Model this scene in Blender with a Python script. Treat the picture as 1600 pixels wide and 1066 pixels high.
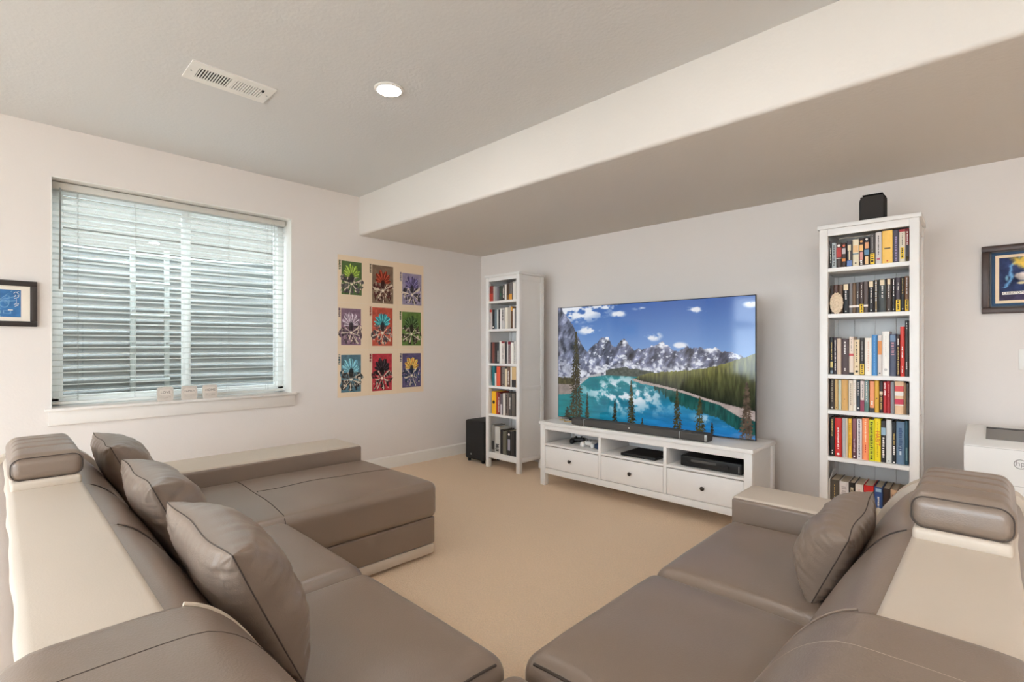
import bpy, bmesh, math, random
import numpy as np
from mathutils import Matrix, Vector

# ------------------------------------------------------------------ camera, sky, exposure
SC = bpy.context.scene
COL = SC.collection
for _o in list(bpy.data.objects):
    bpy.data.objects.remove(_o)

CAM = (4.4529, -4.0606, 1.2439)
TH = math.radians(45.8733)              # heading, measured from the -x axis towards +y
cam_d = bpy.data.cameras.new('camera')
cam_d.sensor_width = 36.0
cam_d.lens = 781.96 / 1600 * 36.0
cam_d.shift_y = 7.98 / 1600
cam_d.clip_start = 0.02
cam = bpy.data.objects.new('camera', cam_d)
cam.location = CAM
cam.rotation_euler = (math.pi / 2, 0, math.pi / 2 - TH)
COL.objects.link(cam)
SC.camera = cam

EXPOSURE = 0.33
SC.view_settings.view_transform = 'Standard'
SC.view_settings.look = 'None'
SC.view_settings.gamma = 1.0
SC.view_settings.use_curve_mapping = False
SC.view_settings.exposure = EXPOSURE
SC.cycles.use_denoising = True
SC.cycles.max_bounces = 14
SC.cycles.diffuse_bounces = 8
SC.cycles.transparent_max_bounces = 24

SKY = (0.82, 0.915, 1.04)
SKY_STRENGTH = 8.0
LAMP_STRENGTH = 120.0
LAMP_COLOUR = (1.0, 0.965, 0.93)
FILL_LAMP_STRENGTH = 70.0
FILL_LAMP_COLOUR = (1.0, 1.0, 1.0)
world = bpy.data.worlds.new('sky')
world.use_nodes = True
world.node_tree.nodes['Background'].inputs[0].default_value = (*SKY, 1)
world.node_tree.nodes['Background'].inputs[1].default_value = SKY_STRENGTH
SC.world = world

HC, HS, SD = 2.6906, 2.3188, 1.6035     # ceiling height, soffit height, soffit depth
RX, RY = 7.2, -7.2                      # room extents


# ------------------------------------------------------------------ helpers
def srgb(r, g=None, b=None):
    if g is None:
        r, g, b = r
    f = lambda c: (c / 255 / 12.92) if c / 255 <= 0.04045 else ((c / 255 + 0.055) / 1.055) ** 2.4
    return (f(r), f(g), f(b))


MATS = {}


def mat(name, col=(0.8, 0.8, 0.8), rough=0.5, spec=0.5, metal=0.0, bump=0.0, bscale=50.0, var=0.0, vscale=8.0, emit=None, estr=0.0,
        coat=0.0, attr=None, detail=3.0, sheen=0.0):
    if name in MATS:
        return MATS[name]
    m = bpy.data.materials.new(name)
    m.use_nodes = True
    nt = m.node_tree
    p = nt.nodes['Principled BSDF']
    p.inputs['Base Color'].default_value = (*col, 1)
    p.inputs['Roughness'].default_value = rough
    p.inputs['Metallic'].default_value = metal
    p.inputs['Specular IOR Level'].default_value = spec
    if sheen:
        p.inputs['Sheen Weight'].default_value = sheen
    if coat:
        p.inputs['Coat Weight'].default_value = coat
    tc = nt.nodes.new('ShaderNodeTexCoord')
    if var:
        n = nt.nodes.new('ShaderNodeTexNoise')
        n.inputs['Scale'].default_value = vscale
        n.inputs['Detail'].default_value = 4
        nt.links.new(tc.outputs['Object'], n.inputs['Vector'])
        mx = nt.nodes.new('ShaderNodeMix')
        mx.data_type = 'RGBA'
        mx.inputs[6].default_value = (*[c * (1 - var) for c in col], 1)
        mx.inputs[7].default_value = (*[min(1, c * (1 + var)) for c in col], 1)
        nt.links.new(n.outputs['Fac'], mx.inputs[0])
        nt.links.new(mx.outputs[2], p.inputs['Base Color'])
    if attr:
        a = nt.nodes.new('ShaderNodeVertexColor')
        a.layer_name = attr
        nt.links.new(a.outputs['Color'], p.inputs['Base Color'])
        if estr:
            nt.links.new(a.outputs['Color'], p.inputs['Emission Color'])
            p.inputs['Emission Strength'].default_value = estr
    if bump:
        n2 = nt.nodes.new('ShaderNodeTexNoise')
        n2.inputs['Scale'].default_value = bscale
        n2.inputs['Detail'].default_value = detail
        nt.links.new(tc.outputs['Object'], n2.inputs['Vector'])
        b = nt.nodes.new('ShaderNodeBump')
        b.inputs['Strength'].default_value = bump
        b.inputs['Distance'].default_value = 0.01
        nt.links.new(n2.outputs['Fac'], b.inputs['Height'])
        nt.links.new(b.outputs['Normal'], p.inputs['Normal'])
    if emit:
        p.inputs['Emission Color'].default_value = (*emit, 1)
        p.inputs['Emission Strength'].default_value = estr
    MATS[name] = m
    return m


def glass_mat(name, tint=(1, 1, 1), refl=0.06):
    m = bpy.data.materials.new(name)
    m.use_nodes = True
    nt = m.node_tree
    nt.nodes.clear()
    o = nt.nodes.new('ShaderNodeOutputMaterial')
    t = nt.nodes.new('ShaderNodeBsdfTransparent')
    t.inputs[0].default_value = (*tint, 1)
    g = nt.nodes.new('ShaderNodeBsdfGlossy')
    g.inputs['Roughness'].default_value = 0.02
    x = nt.nodes.new('ShaderNodeMixShader')
    x.inputs[0].default_value = refl
    nt.links.new(t.outputs[0], x.inputs[1])
    nt.links.new(g.outputs[0], x.inputs[2])
    nt.links.new(x.outputs[0], o.inputs[0])
    MATS[name] = m
    return m


WORLD = {}                               # world matrix of every object made here


class MB:
    """Collects shapes and links them as one mesh object."""

    def __init__(s):
        s.v, s.f = [], []

    def add(s, v, f):
        k = len(s.v)
        s.v += [tuple(p) for p in v]
        s.f += [tuple(i + k for i in q) for q in f]
        return s

    def box(s, x0, x1, y0, y1, z0, z1):
        v = [(x0, y0, z0), (x1, y0, z0), (x1, y1, z0), (x0, y1, z0), (x0, y0, z1), (x1, y0, z1), (x1, y1, z1), (x0, y1, z1)]
        return s.add(v, [(3, 2, 1, 0), (4, 5, 6, 7), (0, 1, 5, 4), (1, 2, 6, 5), (2, 3, 7, 6), (3, 0, 4, 7)])

    def rbox(s, x0, x1, y0, y1, z0, z1, r=0.01, n=1, mid=1, fn=None):
        c = np.array([(x0 + x1) / 2, (y0 + y1) / 2, (z0 + z1) / 2])
        h = np.array([(x1 - x0) / 2, (y1 - y0) / 2, (z1 - z0) / 2])
        r = min(r, h.min() * 0.98)
        mids = (mid, mid, mid) if isinstance(mid, int) else mid
        ax = []
        for k in range(3):
            a = list(-h[k] + r * np.linspace(0, 1, n + 1))
            b = list(np.linspace(-h[k] + r, h[k] - r, mids[k] + 1)[1:-1])
            ax.append(np.array(a + b + [-q for q in reversed(a)]))
        N = [len(a) for a in ax]
        idx, P = {}, []

        def vid(i, j, k):
            key = (i, j, k)
            if key not in idx:
                idx[key] = len(P)
                P.append((ax[0][i], ax[1][j], ax[2][k]))
            return idx[key]
        F = []
        for k, flip in ((0, True), (N[2] - 1, False)):
            for i in range(N[0] - 1):
                for j in range(N[1] - 1):
                    q = (vid(i, j, k), vid(i + 1, j, k), vid(i + 1, j + 1, k), vid(i, j + 1, k))
                    F.append(q[::-1] if flip else q)
        for j, flip in ((0, False), (N[1] - 1, True)):
            for i in range(N[0] - 1):
                for k in range(N[2] - 1):
                    q = (vid(i, j, k), vid(i + 1, j, k), vid(i + 1, j, k + 1), vid(i, j, k + 1))
                    F.append(q[::-1] if flip else q)
        for i, flip in ((0, True), (N[0] - 1, False)):
            for j in range(N[1] - 1):
                for k in range(N[2] - 1):
                    q = (vid(i, j, k), vid(i, j + 1, k), vid(i, j + 1, k + 1), vid(i, j, k + 1))
                    F.append(q[::-1] if flip else q)
        P = np.array(P)
        U = P / h
        q = np.clip(P, -(h - r), h - r)
        d = P - q
        L = np.linalg.norm(d, axis=1, keepdims=True)
        P = q + d / np.maximum(L, 1e-9) * r + c
        if fn:
            P = fn(P, U)
        return s.add(P.tolist(), F)

    def prism(s, poly, a0, a1, axis='z'):
        """Extrude a polygon (counter-clockwise) along an axis."""
        n = len(poly)
        m = {'z': lambda p, a: (p[0], p[1], a), 'y': lambda p, a: (p[0], a, p[1]), 'x': lambda p, a: (a, p[0], p[1])}[axis]
        v = [m(p, a0) for p in poly] + [m(p, a1) for p in poly]
        f = [tuple(range(n))[::-1], tuple(range(n, 2 * n))] + [(i, (i + 1) % n, n + (i + 1) % n, n + i) for i in range(n)]
        if axis == 'y':
            f = [q[::-1] for q in f]
        return s.add(v, f)

    def lathe(s, prof, c, axis=(0, 0, 1), seg=20):
        """prof: (radius, height along axis)."""
        w = Vector(axis).normalized()
        u = w.orthogonal().normalized()
        t = w.cross(u)
        c = Vector(c)
        v, f = [], []
        for r, hgt in prof:
            for k in range(seg):
                a = 2 * math.pi * k / seg
                v.append(tuple(c + w * hgt + (u * math.cos(a) + t * math.sin(a)) * r))
        for i in range(len(prof) - 1):
            for k in range(seg):
                k2 = (k + 1) % seg
                f.append((i * seg + k, i * seg + k2, (i + 1) * seg + k2, (i + 1) * seg + k))
        f.append(tuple(range(seg))[::-1])
        f.append(tuple((len(prof) - 1) * seg + k for k in range(seg)))
        return s.add(v, f)

    def tube(s, pts, r, seg=6, cap=True):
        pts = [Vector(p) for p in pts]
        v, f = [], []
        up = None
        for i, p in enumerate(pts):
            a = pts[max(i - 1, 0)]
            b = pts[min(i + 1, len(pts) - 1)]
            w = (b - a).normalized()
            if up is None:
                up = w.orthogonal().normalized()
            up = (up - w * up.dot(w)).normalized()
            t = w.cross(up)
            for k in range(seg):
                an = 2 * math.pi * k / seg
                v.append(tuple(p + (up * math.cos(an) + t * math.sin(an)) * r))
        for i in range(len(pts) - 1):
            for k in range(seg):
                k2 = (k + 1) % seg
                f.append((i * seg + k, i * seg + k2, (i + 1) * seg + k2, (i + 1) * seg + k))
        if cap:
            f.append(tuple(range(seg))[::-1])
            f.append(tuple((len(pts) - 1) * seg + k for k in range(seg)))
        return s.add(v, f)

    def grid(s, P):
        """P: array (n, m, 3)."""
        n, m = len(P), len(P[0])
        v = [tuple(P[i][j]) for i in range(n) for j in range(m)]
        f = [(i * m + j, (i + 1) * m + j, (i + 1) * m + j + 1, i * m + j + 1) for i in range(n - 1) for j in range(m - 1)]
        return s.add(v, f)

    def mesh(s, name, m, W=None, smooth=True, angle=35):
        me = bpy.data.meshes.new(name)
        v = s.v
        if W is not None:
            Wi = W.inverted()
            v = [tuple(Wi @ Vector(p)) for p in v]
        me.from_pydata(v, [], s.f)
        me.materials.append(m)
        if smooth:
            me.polygons.foreach_set('use_smooth', [True] * len(me.polygons))
            me.set_sharp_from_angle(angle=math.radians(angle))
        me.update()
        return me

    def build(s, name, m, parent=None, smooth=True, loc=None, angle=35):
        """World-space shapes -> an object (child of parent, or top-level with origin at loc)."""
        if parent is not None:
            W = WORLD[parent.name]
            o = bpy.data.objects.new(name, s.mesh(name, m, W, smooth, angle))
            o.parent = parent
            WORLD[o.name] = W
        else:
            W = Matrix.Translation(loc or (0, 0, 0))
            o = bpy.data.objects.new(name, s.mesh(name, m, W, smooth, angle))
            o.matrix_world = W
            WORLD[o.name] = W
        COL.objects.link(o)
        return o


def tag(o, label, cat, group=None):
    o['label'] = label
    o['category'] = cat
    if group:
        o['group'] = group
    return o


def thing(name, label, cat, loc=(0, 0, 0), group=None):
    o = bpy.data.objects.new(name, None)
    o.empty_display_size = 0.1
    COL.objects.link(o)
    o.matrix_world = Matrix.Translation(loc)
    WORLD[o.name] = Matrix.Translation(loc)
    return tag(o, label, cat, group)


def structure(o, label=None):
    o['kind'] = 'structure'
    if label:
        o['label'] = label
    return o


def share(name, mesh, parent, loc, rot=(0, 0, 0)):
    """A part that shares mesh data; loc in world space."""
    o = bpy.data.objects.new(name, mesh)
    COL.objects.link(o)
    o.parent = parent
    W = WORLD[parent.name]
    o.location = W.inverted() @ Vector(loc)
    o.rotation_euler = rot
    return o


def text_obj(name, body, size, m, M, parent, extrude=0.0004, sx=1.0, align='CENTER'):
    """Flat lettering; M places the text plane in world space."""
    cu = bpy.data.curves.new('lettering', 'FONT')
    cu.body = body
    cu.size = size
    cu.align_x = align
    cu.align_y = 'CENTER'
    cu.resolution_u = 3
    cu.extrude = extrude
    ob = bpy.data.objects.new('lettering_curve', cu)
    COL.objects.link(ob)
    dg = bpy.context.evaluated_depsgraph_get()
    me = bpy.data.meshes.new_from_object(ob.evaluated_get(dg))
    bpy.data.objects.remove(ob)
    bpy.data.curves.remove(cu)
    me.transform(WORLD[parent.name].inverted() @ M @ Matrix.Diagonal((sx, 1, 1, 1)))
    me.materials.clear()
    me.materials.append(m)
    o = bpy.data.objects.new(name, me)
    COL.objects.link(o)
    o.parent = parent
    WORLD[o.name] = WORLD[parent.name]
    return o


def face_y(x, y, z, roll=0):             # text plane that faces -y
    return Matrix.Translation((x, y, z)) @ Matrix.Rotation(math.pi / 2, 4, 'X') @ Matrix.Rotation(roll, 4, 'Z')


def face_x(x, y, z, roll=0):             # text plane that faces +x
    return Matrix.Translation((x, y, z)) @ Matrix.Rotation(math.pi / 2, 4, 'Z') @ Matrix.Rotation(math.pi / 2, 4, 'X') @ Matrix.Rotation(roll, 4, 'Z')


def print_mesh(name, corner, ex, ez, nx, nz, fn, m, parent):
    """A flat printed sheet: grid from corner along ex (right) and ez (down), coloured per vertex by fn(u, v) -> sRGB 0..1."""
    u, v = np.meshgrid(np.linspace(0, 1, nx), np.linspace(0, 1, nz))
    rgb = np.clip(fn(u, v), 0, 1)
    lin = np.where(rgb <= 0.04045, rgb / 12.92, ((rgb + 0.055) / 1.055) ** 2.4)
    c, ex, ez = np.array(corner), np.array(ex), np.array(ez)
    P = c + u[..., None] * ex + v[..., None] * ez
    Wi = WORLD[parent.name].inverted().translation
    P = (P + np.array(Wi)).reshape(-1, 3)
    idx = np.arange(nx * nz).reshape(nz, nx)
    F = np.stack([idx[1:, :-1], idx[1:, 1:], idx[:-1, 1:], idx[:-1, :-1]], -1).reshape(-1, 4)
    me = bpy.data.meshes.new(name)
    me.from_pydata(P.tolist(), [], F.tolist())
    a = me.color_attributes.new('print', 'FLOAT_COLOR', 'POINT')
    a.data.foreach_set('color', np.concatenate([lin.reshape(-1, 3), np.ones((nx * nz, 1))], 1).ravel())
    me.materials.append(m)
    o = bpy.data.objects.new(name, me)
    COL.objects.link(o)
    o.parent = parent
    WORLD[o.name] = WORLD[parent.name]
    return o


def vnoise(x, y, seed=0):
    xi, yi = np.floor(x).astype(int), np.floor(y).astype(int)
    xf, yf = x - xi, y - yi

    def hsh(a, b):
        n = (a * 374761393 + b * 668265263 + seed * 974634777) & 0x7fffffff
        n = ((n ^ (n >> 13)) * 1274126177) & 0x7fffffff
        return ((n ^ (n >> 16)) & 0xffff) / 65535.0
    sx, sy = xf * xf * (3 - 2 * xf), yf * yf * (3 - 2 * yf)
    a = hsh(xi, yi) * (1 - sx) + hsh(xi + 1, yi) * sx
    b = hsh(xi, yi + 1) * (1 - sx) + hsh(xi + 1, yi + 1) * sx
    return a * (1 - sy) + b * sy


def fbm(x, y, seed=0, oct=4):
    s, a, t = 0, 0.5, 0
    for k in range(oct):
        s = s + a * vnoise(x * 2 ** k, y * 2 ** k, seed + k)
        t += a
        a *= 0.55
    return s / t


def C8(*c):
    return np.array(c) / 255.0


# ------------------------------------------------------------------ materials
M_wall = mat('wall_paint', srgb(226, 219, 214), 0.9, 0.2, bump=0.06, bscale=70)
M_ceil = mat('ceiling_paint', srgb(213, 213, 213), 0.95, 0.15, bump=0.14, bscale=55)
M_white = mat('white_trim_paint', srgb(232, 229, 224), 0.45, 0.4)
M_sill = mat('sill_paint', srgb(224, 218, 212), 0.5, 0.35)
M_furn = mat('white_lacquer', srgb(232, 229, 226), 0.4, 0.4, bump=0.02, bscale=30, var=0.015, vscale=20)
M_carpet = mat('carpet_pile', srgb(240, 213, 182), 1.0, 0.05, bump=1.0, bscale=170, var=0.14, vscale=110, detail=4, sheen=0.2)
M_leather = mat('taupe_leather', srgb(127, 110, 97), 0.33, 0.75, bump=0.10, bscale=260, var=0.03, vscale=5)
M_cream = mat('cream_leather', srgb(198, 185, 170), 0.45, 0.4, bump=0.06, bscale=240, var=0.015, vscale=6)
M_seam = mat('dark_thread', srgb(70, 59, 52), 0.7)
M_pipe = mat('light_piping', srgb(205, 190, 172), 0.5)
M_black = mat('black_plastic', srgb(26, 25, 25), 0.4, 0.4)
M_matte = mat('matte_black', srgb(40, 38, 37), 0.7, 0.3, bump=0.03, bscale=200)
M_grey = mat('grey_cloth', srgb(78, 75, 72), 0.8, 0.3, bump=0.15, bscale=500)
M_silver = mat('silver_trim', srgb(170, 170, 168), 0.35, metal=0.7)
M_vinyl = mat('white_vinyl', srgb(235, 236, 233), 0.35, 0.4)
M_slat = mat('blind_slat_white', srgb(228, 230, 226), 0.5, 0.35)
M_steel = mat('galvanised_steel', srgb(146, 149, 146), 0.45, metal=0.25, var=0.12, vscale=5)
M_gravel = mat('well_gravel', srgb(150, 143, 132), 0.95, bump=1.0, bscale=30, var=0.3, vscale=25)
M_glass = glass_mat('window_glass', (0.97, 0.99, 0.98), 0.06)
M_frameD = mat('dark_frame_wood', srgb(48, 41, 38), 0.45, var=0.15, vscale=30)
M_frameB = mat('walnut_frame_wood', srgb(66, 46, 37), 0.4, var=0.2, vscale=40)
M_mat = mat('mat_board', srgb(232, 222, 208), 0.9)
M_blue = mat('blue_mat_board', srgb(58, 84, 112), 0.9)
M_page = mat('book_pages', srgb(196, 182, 160), 0.95, var=0.08, vscale=200)
M_ink_w = mat('white_print', srgb(236, 230, 222), 0.7)
M_ink_k = mat('black_print', srgb(34, 30, 30), 0.7)
M_ink_g = mat('gold_print', srgb(196, 164, 96), 0.6)
M_ink_r = mat('red_print', srgb(205, 60, 40), 0.7)
M_print = mat('printed_paper', (1, 1, 1), 0.85, 0.2, attr='print')
M_screen = mat('lit_screen', (0, 0, 0), 0.06, 0.5)
M_stone = mat('carved_cream_resin', srgb(218, 196, 168), 0.7, bump=0.3, bscale=60, var=0.12, vscale=40)
M_paper = mat('poster_paper', srgb(238, 214, 184), 0.85, 0.2)

# ------------------------------------------------------------------ the room
WY0, WY1, WZ0, WZ1 = -3.812, -2.25, 0.835, 2.362     # window opening in the left wall
b = MB().box(-0.5, RX + 0.3, RY - 0.3, 0.3, -0.12, 0)
structure(b.build('floor', M_carpet), 'beige cut-pile carpet')
T0 = 0.26
b = MB().box(-T0, RX + 0.16, RY - 0.16, 0.16, HC, HC + 0.12)
structure(b.build('ceiling', M_ceil), 'pale textured ceiling')
r = 0.022
prof = [(-SD + r - r * math.cos(a), HS + r - r * math.sin(a)) for a in np.linspace(0, math.pi / 2, 6)]
prof = [(-SD, HC + 0.01)] + prof + [(0.05, HS), (0.05, HC + 0.01)]
b = MB().prism(prof, -0.05, RX + 0.05, 'x')
structure(b.build('ceiling_soffit', mat('soffit_paint', srgb(214, 208, 201), 0.95, 0.15, bump=0.14, bscale=55), angle=50), 'dropped soffit along the television wall')
T = 0.26
# left wall with its window opening, in four joined slabs of one wall
wl = bmesh.new()


def wall_with_hole(name, plane, lo, hi, holes, thick, m):
    """Wall in the plane x=plane or y=plane with rectangular openings; one closed mesh made of a grid of slabs."""
    axis, pos = plane
    us = sorted({lo[0], hi[0], *[h[0] for h in holes], *[h[1] for h in holes]})
    zs = sorted({lo[1], hi[1], *[h[2] for h in holes], *[h[3] for h in holes]})
    solid = {}
    for i in range(len(us) - 1):
        for j in range(len(zs) - 1):
            uc, zc = (us[i] + us[i + 1]) / 2, (zs[j] + zs[j + 1]) / 2
            solid[i, j] = not any(h[0] < uc < h[1] and h[2] < zc < h[3] for h in holes)
    vid, V, F = {}, [], []

    def vv(i, j, k):
        if (i, j, k) not in vid:
            vid[i, j, k] = len(V)
            a = pos + (thick if k else 0)
            V.append((a, us[i], zs[j]) if axis == 'x' else (us[i], a, zs[j]))
        return vid[i, j, k]
    for (i, j), sld in solid.items():
        if not sld:
            continue
        for k in (0, 1):
            F.append((vv(i, j, k), vv(i + 1, j, k), vv(i + 1, j + 1, k), vv(i, j + 1, k)))
        for di, dj, e in ((-1, 0, ((i, j), (i, j + 1))), (1, 0, ((i + 1, j), (i + 1, j + 1))), (0, -1, ((i, j), (i + 1, j))), (0, 1, ((i, j + 1), (i + 1, j + 1)))):
            if not solid.get((i + di, j + dj), False):
                (a, c), (d, g) = e
                F.append((vv(a, c, 0), vv(d, g, 0), vv(d, g, 1), vv(a, c, 1)))
    mb = MB().add(V, F)
    o = mb.build(name, m, smooth=False)
    bmm = bmesh.new()
    bmm.from_mesh(o.data)
    bmesh.ops.recalc_face_normals(bmm, faces=bmm.faces)
    bmm.to_mesh(o.data)
    bmm.free()
    return o


structure(wall_with_hole('wall_left', ('x', 0.0), (RY, -0.01), (0.0, HC + 0.02), [(WY0, WY1, WZ0 - 0.02, WZ1)], -T, M_wall), 'painted wall around the window')
W2 = (0.5, 6.9, 0.06, 2.3)
structure(wall_with_hole('wall_front', ('y', RY), (-0.16, -0.01), (RX + 0.16, HC + 0.02), [W2], -T, M_wall), 'wall behind the viewer with added wide glazing')
structure(MB().box(-0.16, RX + 0.16, 0, 0.16, -0.01, HC + 0.02).build('wall_back', M_wall, smooth=False), 'painted wall behind the television')
structure(MB().box(RX, RX + 0.16, RY, 0, -0.01, HC + 0.02).build('wall_right', M_wall, smooth=False), 'painted side wall')


def baseboard(name, poly, a0, a1, axis):
    structure(MB().prism(poly, a0, a1, axis).build(name, M_white, smooth=False), 'white baseboard')


bh = 0.122
baseboard('baseboard_left', [(0, 0), (0.016, 0), (0.016, bh - 0.012), (0.008, bh), (0, bh)], RY, 0, 'y')
baseboard('baseboard_back', [(-0.016, 0), (0, 0), (0, bh), (-0.008, bh), (-0.016, bh - 0.012)], 0.016, RX, 'x')
baseboard('baseboard_right', [(RX - 0.016, 0), (RX, 0), (RX, bh), (RX - 0.008, bh), (RX - 0.016, bh - 0.012)], RY, -0.016, 'y')

# ------------------------------------------------------------------ window with its sashes, panes, sill and apron
win = bpy.data.objects.new('window_1', None)
COL.objects.link(win)
win.matrix_world = Matrix.Translation((0, (WY0 + WY1) / 2, WZ0))
WORLD[win.name] = win.matrix_world.copy()
structure(win, 'white sliding basement window in a drywall reveal')
xg = -0.205
jb = 0.006
MB().box(-T, 0.001, WY0, WY0 + jb, WZ0, WZ1).build('reveal_side', M_white, win, False)
MB().box(-T, 0.001, WY1 - jb, WY1, WZ0, WZ1).build('reveal_side', M_white, win, False)
MB().box(-T, 0.001, WY0, WY1, WZ1 - jb, WZ1).build('reveal_head', M_white, win, False)
MB().rbox(-T, 0.035, WY0 - 0.03, WY1 + 0.036, WZ0 - 0.02, WZ0, 0.004).build('window_sill', M_sill, win)
MB().rbox(0.0, 0.018, WY0 - 0.012, WY1 + 0.022, WZ0 - 0.112, WZ0 - 0.02, 0.003).build('apron', M_sill, win)
fo = 0.05
ym = -3.004
for nm, a in (('frame_side', (WY0 + jb, WY0 + jb + fo)), ('frame_side', (WY1 - jb - fo, WY1 - jb))):
    MB().rbox(xg - 0.03, xg + 0.03, a[0], a[1], WZ0, WZ1 - jb, 0.004).build(nm, M_vinyl, win)
MB().rbox(xg - 0.03, xg + 0.03, WY0 + jb, WY1 - jb, WZ0, WZ0 + fo, 0.004).build('frame_bottom', M_vinyl, win)
MB().rbox(xg - 0.03, xg + 0.03, WY0 + jb, WY1 - jb, WZ1 - jb - fo, WZ1 - jb, 0.004).build('frame_top', M_vinyl, win)
MB().rbox(xg - 0.028, xg + 0.028, ym - 0.013, ym + 0.013, WZ0 + fo, WZ1 - jb - fo, 0.004).build('mullion', M_vinyl, win)
for k, (a, c, dx) in enumerate(((WY0 + jb + fo, ym - 0.013, 0.008), (ym + 0.013, WY1 - jb - fo, -0.008))):
    z0, z1, w = WZ0 + fo, WZ1 - jb - fo, 0.018
    s = MB()
    for (y0, y1, q0, q1) in ((a, a + w, z0, z1), (c - w, c, z0, z1), (a + w, c - w, z0, z0 + w), (a + w, c - w, z1 - w, z1)):
        s.box(xg + dx - 0.014, xg + dx + 0.014, y0, y1, q0, q1)
    sash = s.build('sash', M_vinyl, win, False)
    MB().box(xg + dx - 0.002, xg + dx + 0.002, a + w, c - w, z0 + w, z1 - w).build('pane', M_glass, sash, False)

# unseen glazing behind the viewer, widened to let in fill daylight
w2 = bpy.data.objects.new('window_fill_rear', None)
COL.objects.link(w2)
w2.matrix_world = Matrix.Translation(((W2[0] + W2[1]) / 2, RY, W2[2]))
WORLD[w2.name] = w2.matrix_world.copy()
structure(w2, 'wall-wide white glazing behind the viewer, added unseen for fill daylight')
NP2 = 6
for k in range(NP2 + 1):
    xx = W2[0] + (W2[1] - W2[0]) * k / NP2
    MB().box(xx - 0.035, xx + 0.035, RY - 0.12, RY - 0.05, W2[2], W2[3]).build('mullion', M_vinyl, w2, False)
    if k < NP2:
        MB().box(xx + 0.035, xx + (W2[1] - W2[0]) / NP2 - 0.035, RY - 0.09, RY - 0.086, W2[2] + 0.06, W2[3] - 0.06).build('pane', M_glass, w2, False)
for z in (W2[2], W2[3] - 0.06):
    MB().box(W2[0], W2[1], RY - 0.12, RY - 0.05, z, z + 0.06).build('frame_rail', M_vinyl, w2, False)

structure(MB().box(-6, 14, RY - 14, RY - 0.17, -0.2, -0.04).build('ground', mat('patio_concrete', srgb(186, 182, 174), 0.9, bump=0.2, bscale=40, var=0.06, vscale=3), None, False), 'pale concrete patio outside the added rear glazing')
for nm, loc, rot, sx, sy in (('portal_rear', ((W2[0] + W2[1]) / 2, RY - 0.155, (W2[2] + W2[3]) / 2), (math.pi / 2, 0, math.pi), W2[1] - W2[0], W2[3] - W2[2]),
                             ('portal_side', (-T - 0.002, (WY0 + WY1) / 2, (WZ0 + WZ1) / 2), (math.pi / 2, 0, -math.pi / 2), WY1 - WY0, WZ1 - WZ0)):
    la = bpy.data.lights.new(nm, 'AREA')          # sampling guides for the daylight, they give off no light themselves
    la.shape = 'RECTANGLE'
    la.size, la.size_y = sx, sy
    la.cycles.is_portal = True
    lo = bpy.data.objects.new(nm, la)
    lo.location = loc
    lo.rotation_euler = rot
    COL.objects.link(lo)

# ------------------------------------------------------------------ window well outside
WCY, WRY, WRX, WTOP, WBOT = -3.03, 1.12, 0.93, 2.08, 0.35


def well_point(a, z, dr=0.0):
    e = 0.72
    ca, sa = math.cos(a), math.sin(a)
    return (-T - (WRX + dr) * abs(ca) ** e, WCY + (WRY + dr) * math.copysign(abs(sa) ** e, sa), z)


P = []
nz = 16 * 8
for i in range(nz + 1):
    z = WBOT + (WTOP - WBOT) * i / nz
    dr = 0.021 * math.sin(2 * math.pi * (z - WBOT) / 0.104)
    P.append([well_point(a, z, dr) for a in np.linspace(-math.pi / 2, math.pi / 2, 41)])
well = thing('window_well', 'corrugated galvanised steel well outside the window', 'window well', (-0.7, WCY, WBOT))
MB().grid(P).build('corrugated_shell', M_steel, well, angle=80)
MB().tube([well_point(a, WTOP) for a in np.linspace(-math.pi / 2, math.pi / 2, 41)], 0.016, 8).build('rim', M_steel, well)
M_ladder = mat('ladder_paint', srgb(178, 182, 176), 0.5)
lad = thing('egress_ladder', 'white metal escape ladder hanging in the window well', 'ladder', (-1.05, -3.09, 0.6))
for y in (-3.215, -2.962):
    MB().rbox(-1.075, -1.05, y - 0.02, y + 0.02, 0.6, 2.12, 0.004).build('rail', M_ladder, lad)
for z in (0.94, 1.23, 1.52, 1.81, 2.06):
    MB().tube([(-1.04, -3.235, z), (-1.04, -2.942, z)], 0.014, 8).build('rung', M_ladder, lad)
    for y in (-3.215, -2.962):
        MB().lathe([(0.010, 0), (0.010, 0.008), (0.004, 0.010)], (-1.05, y, z + 0.04), (1, 0, 0), 8).build('rivet', M_silver, lad)
P = [[well_point(a, WBOT + 0.02)[:2] for a in np.linspace(-math.pi / 2, math.pi / 2, 31)]]
g = MB().add([(-T - 0.01, WCY, WBOT + 0.03)] + [(x, y, WBOT + 0.03) for x, y in P[0]], [(0, i + 1, i + 2) for i in range(30)])
o = g.build('ground', M_gravel, smooth=False)
structure(o, 'gravel floor of the window well')

nb = bpy.data.objects.new('wall_sky_screen', None)  # made-up wall, hides the overbright sky above the well
COL.objects.link(nb)
WORLD[nb.name] = Matrix.Translation((-4.0, -3, 2.0))
nb.matrix_world = WORLD[nb.name].copy()
structure(nb, 'added low lap-sided wall screening the sky beyond the window well')
M_siding = mat('sky_screen_siding', srgb(98, 95, 87), 0.8, var=0.05, vscale=2)
for k in range(8):
    z = 1.95 + 0.2 * k
    MB().prism([(-4.06, z), (-4.0, z), (-4.03, z + 0.215), (-4.06, z + 0.215)], -14, 6, 'y').build('siding_board', M_siding, nb, False)
structure(MB().box(-5, -1.24, -14, 6, 1.85, 2.0).build('ground', M_gravel, None, False), 'strip of gravel ground beside the house')

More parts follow.
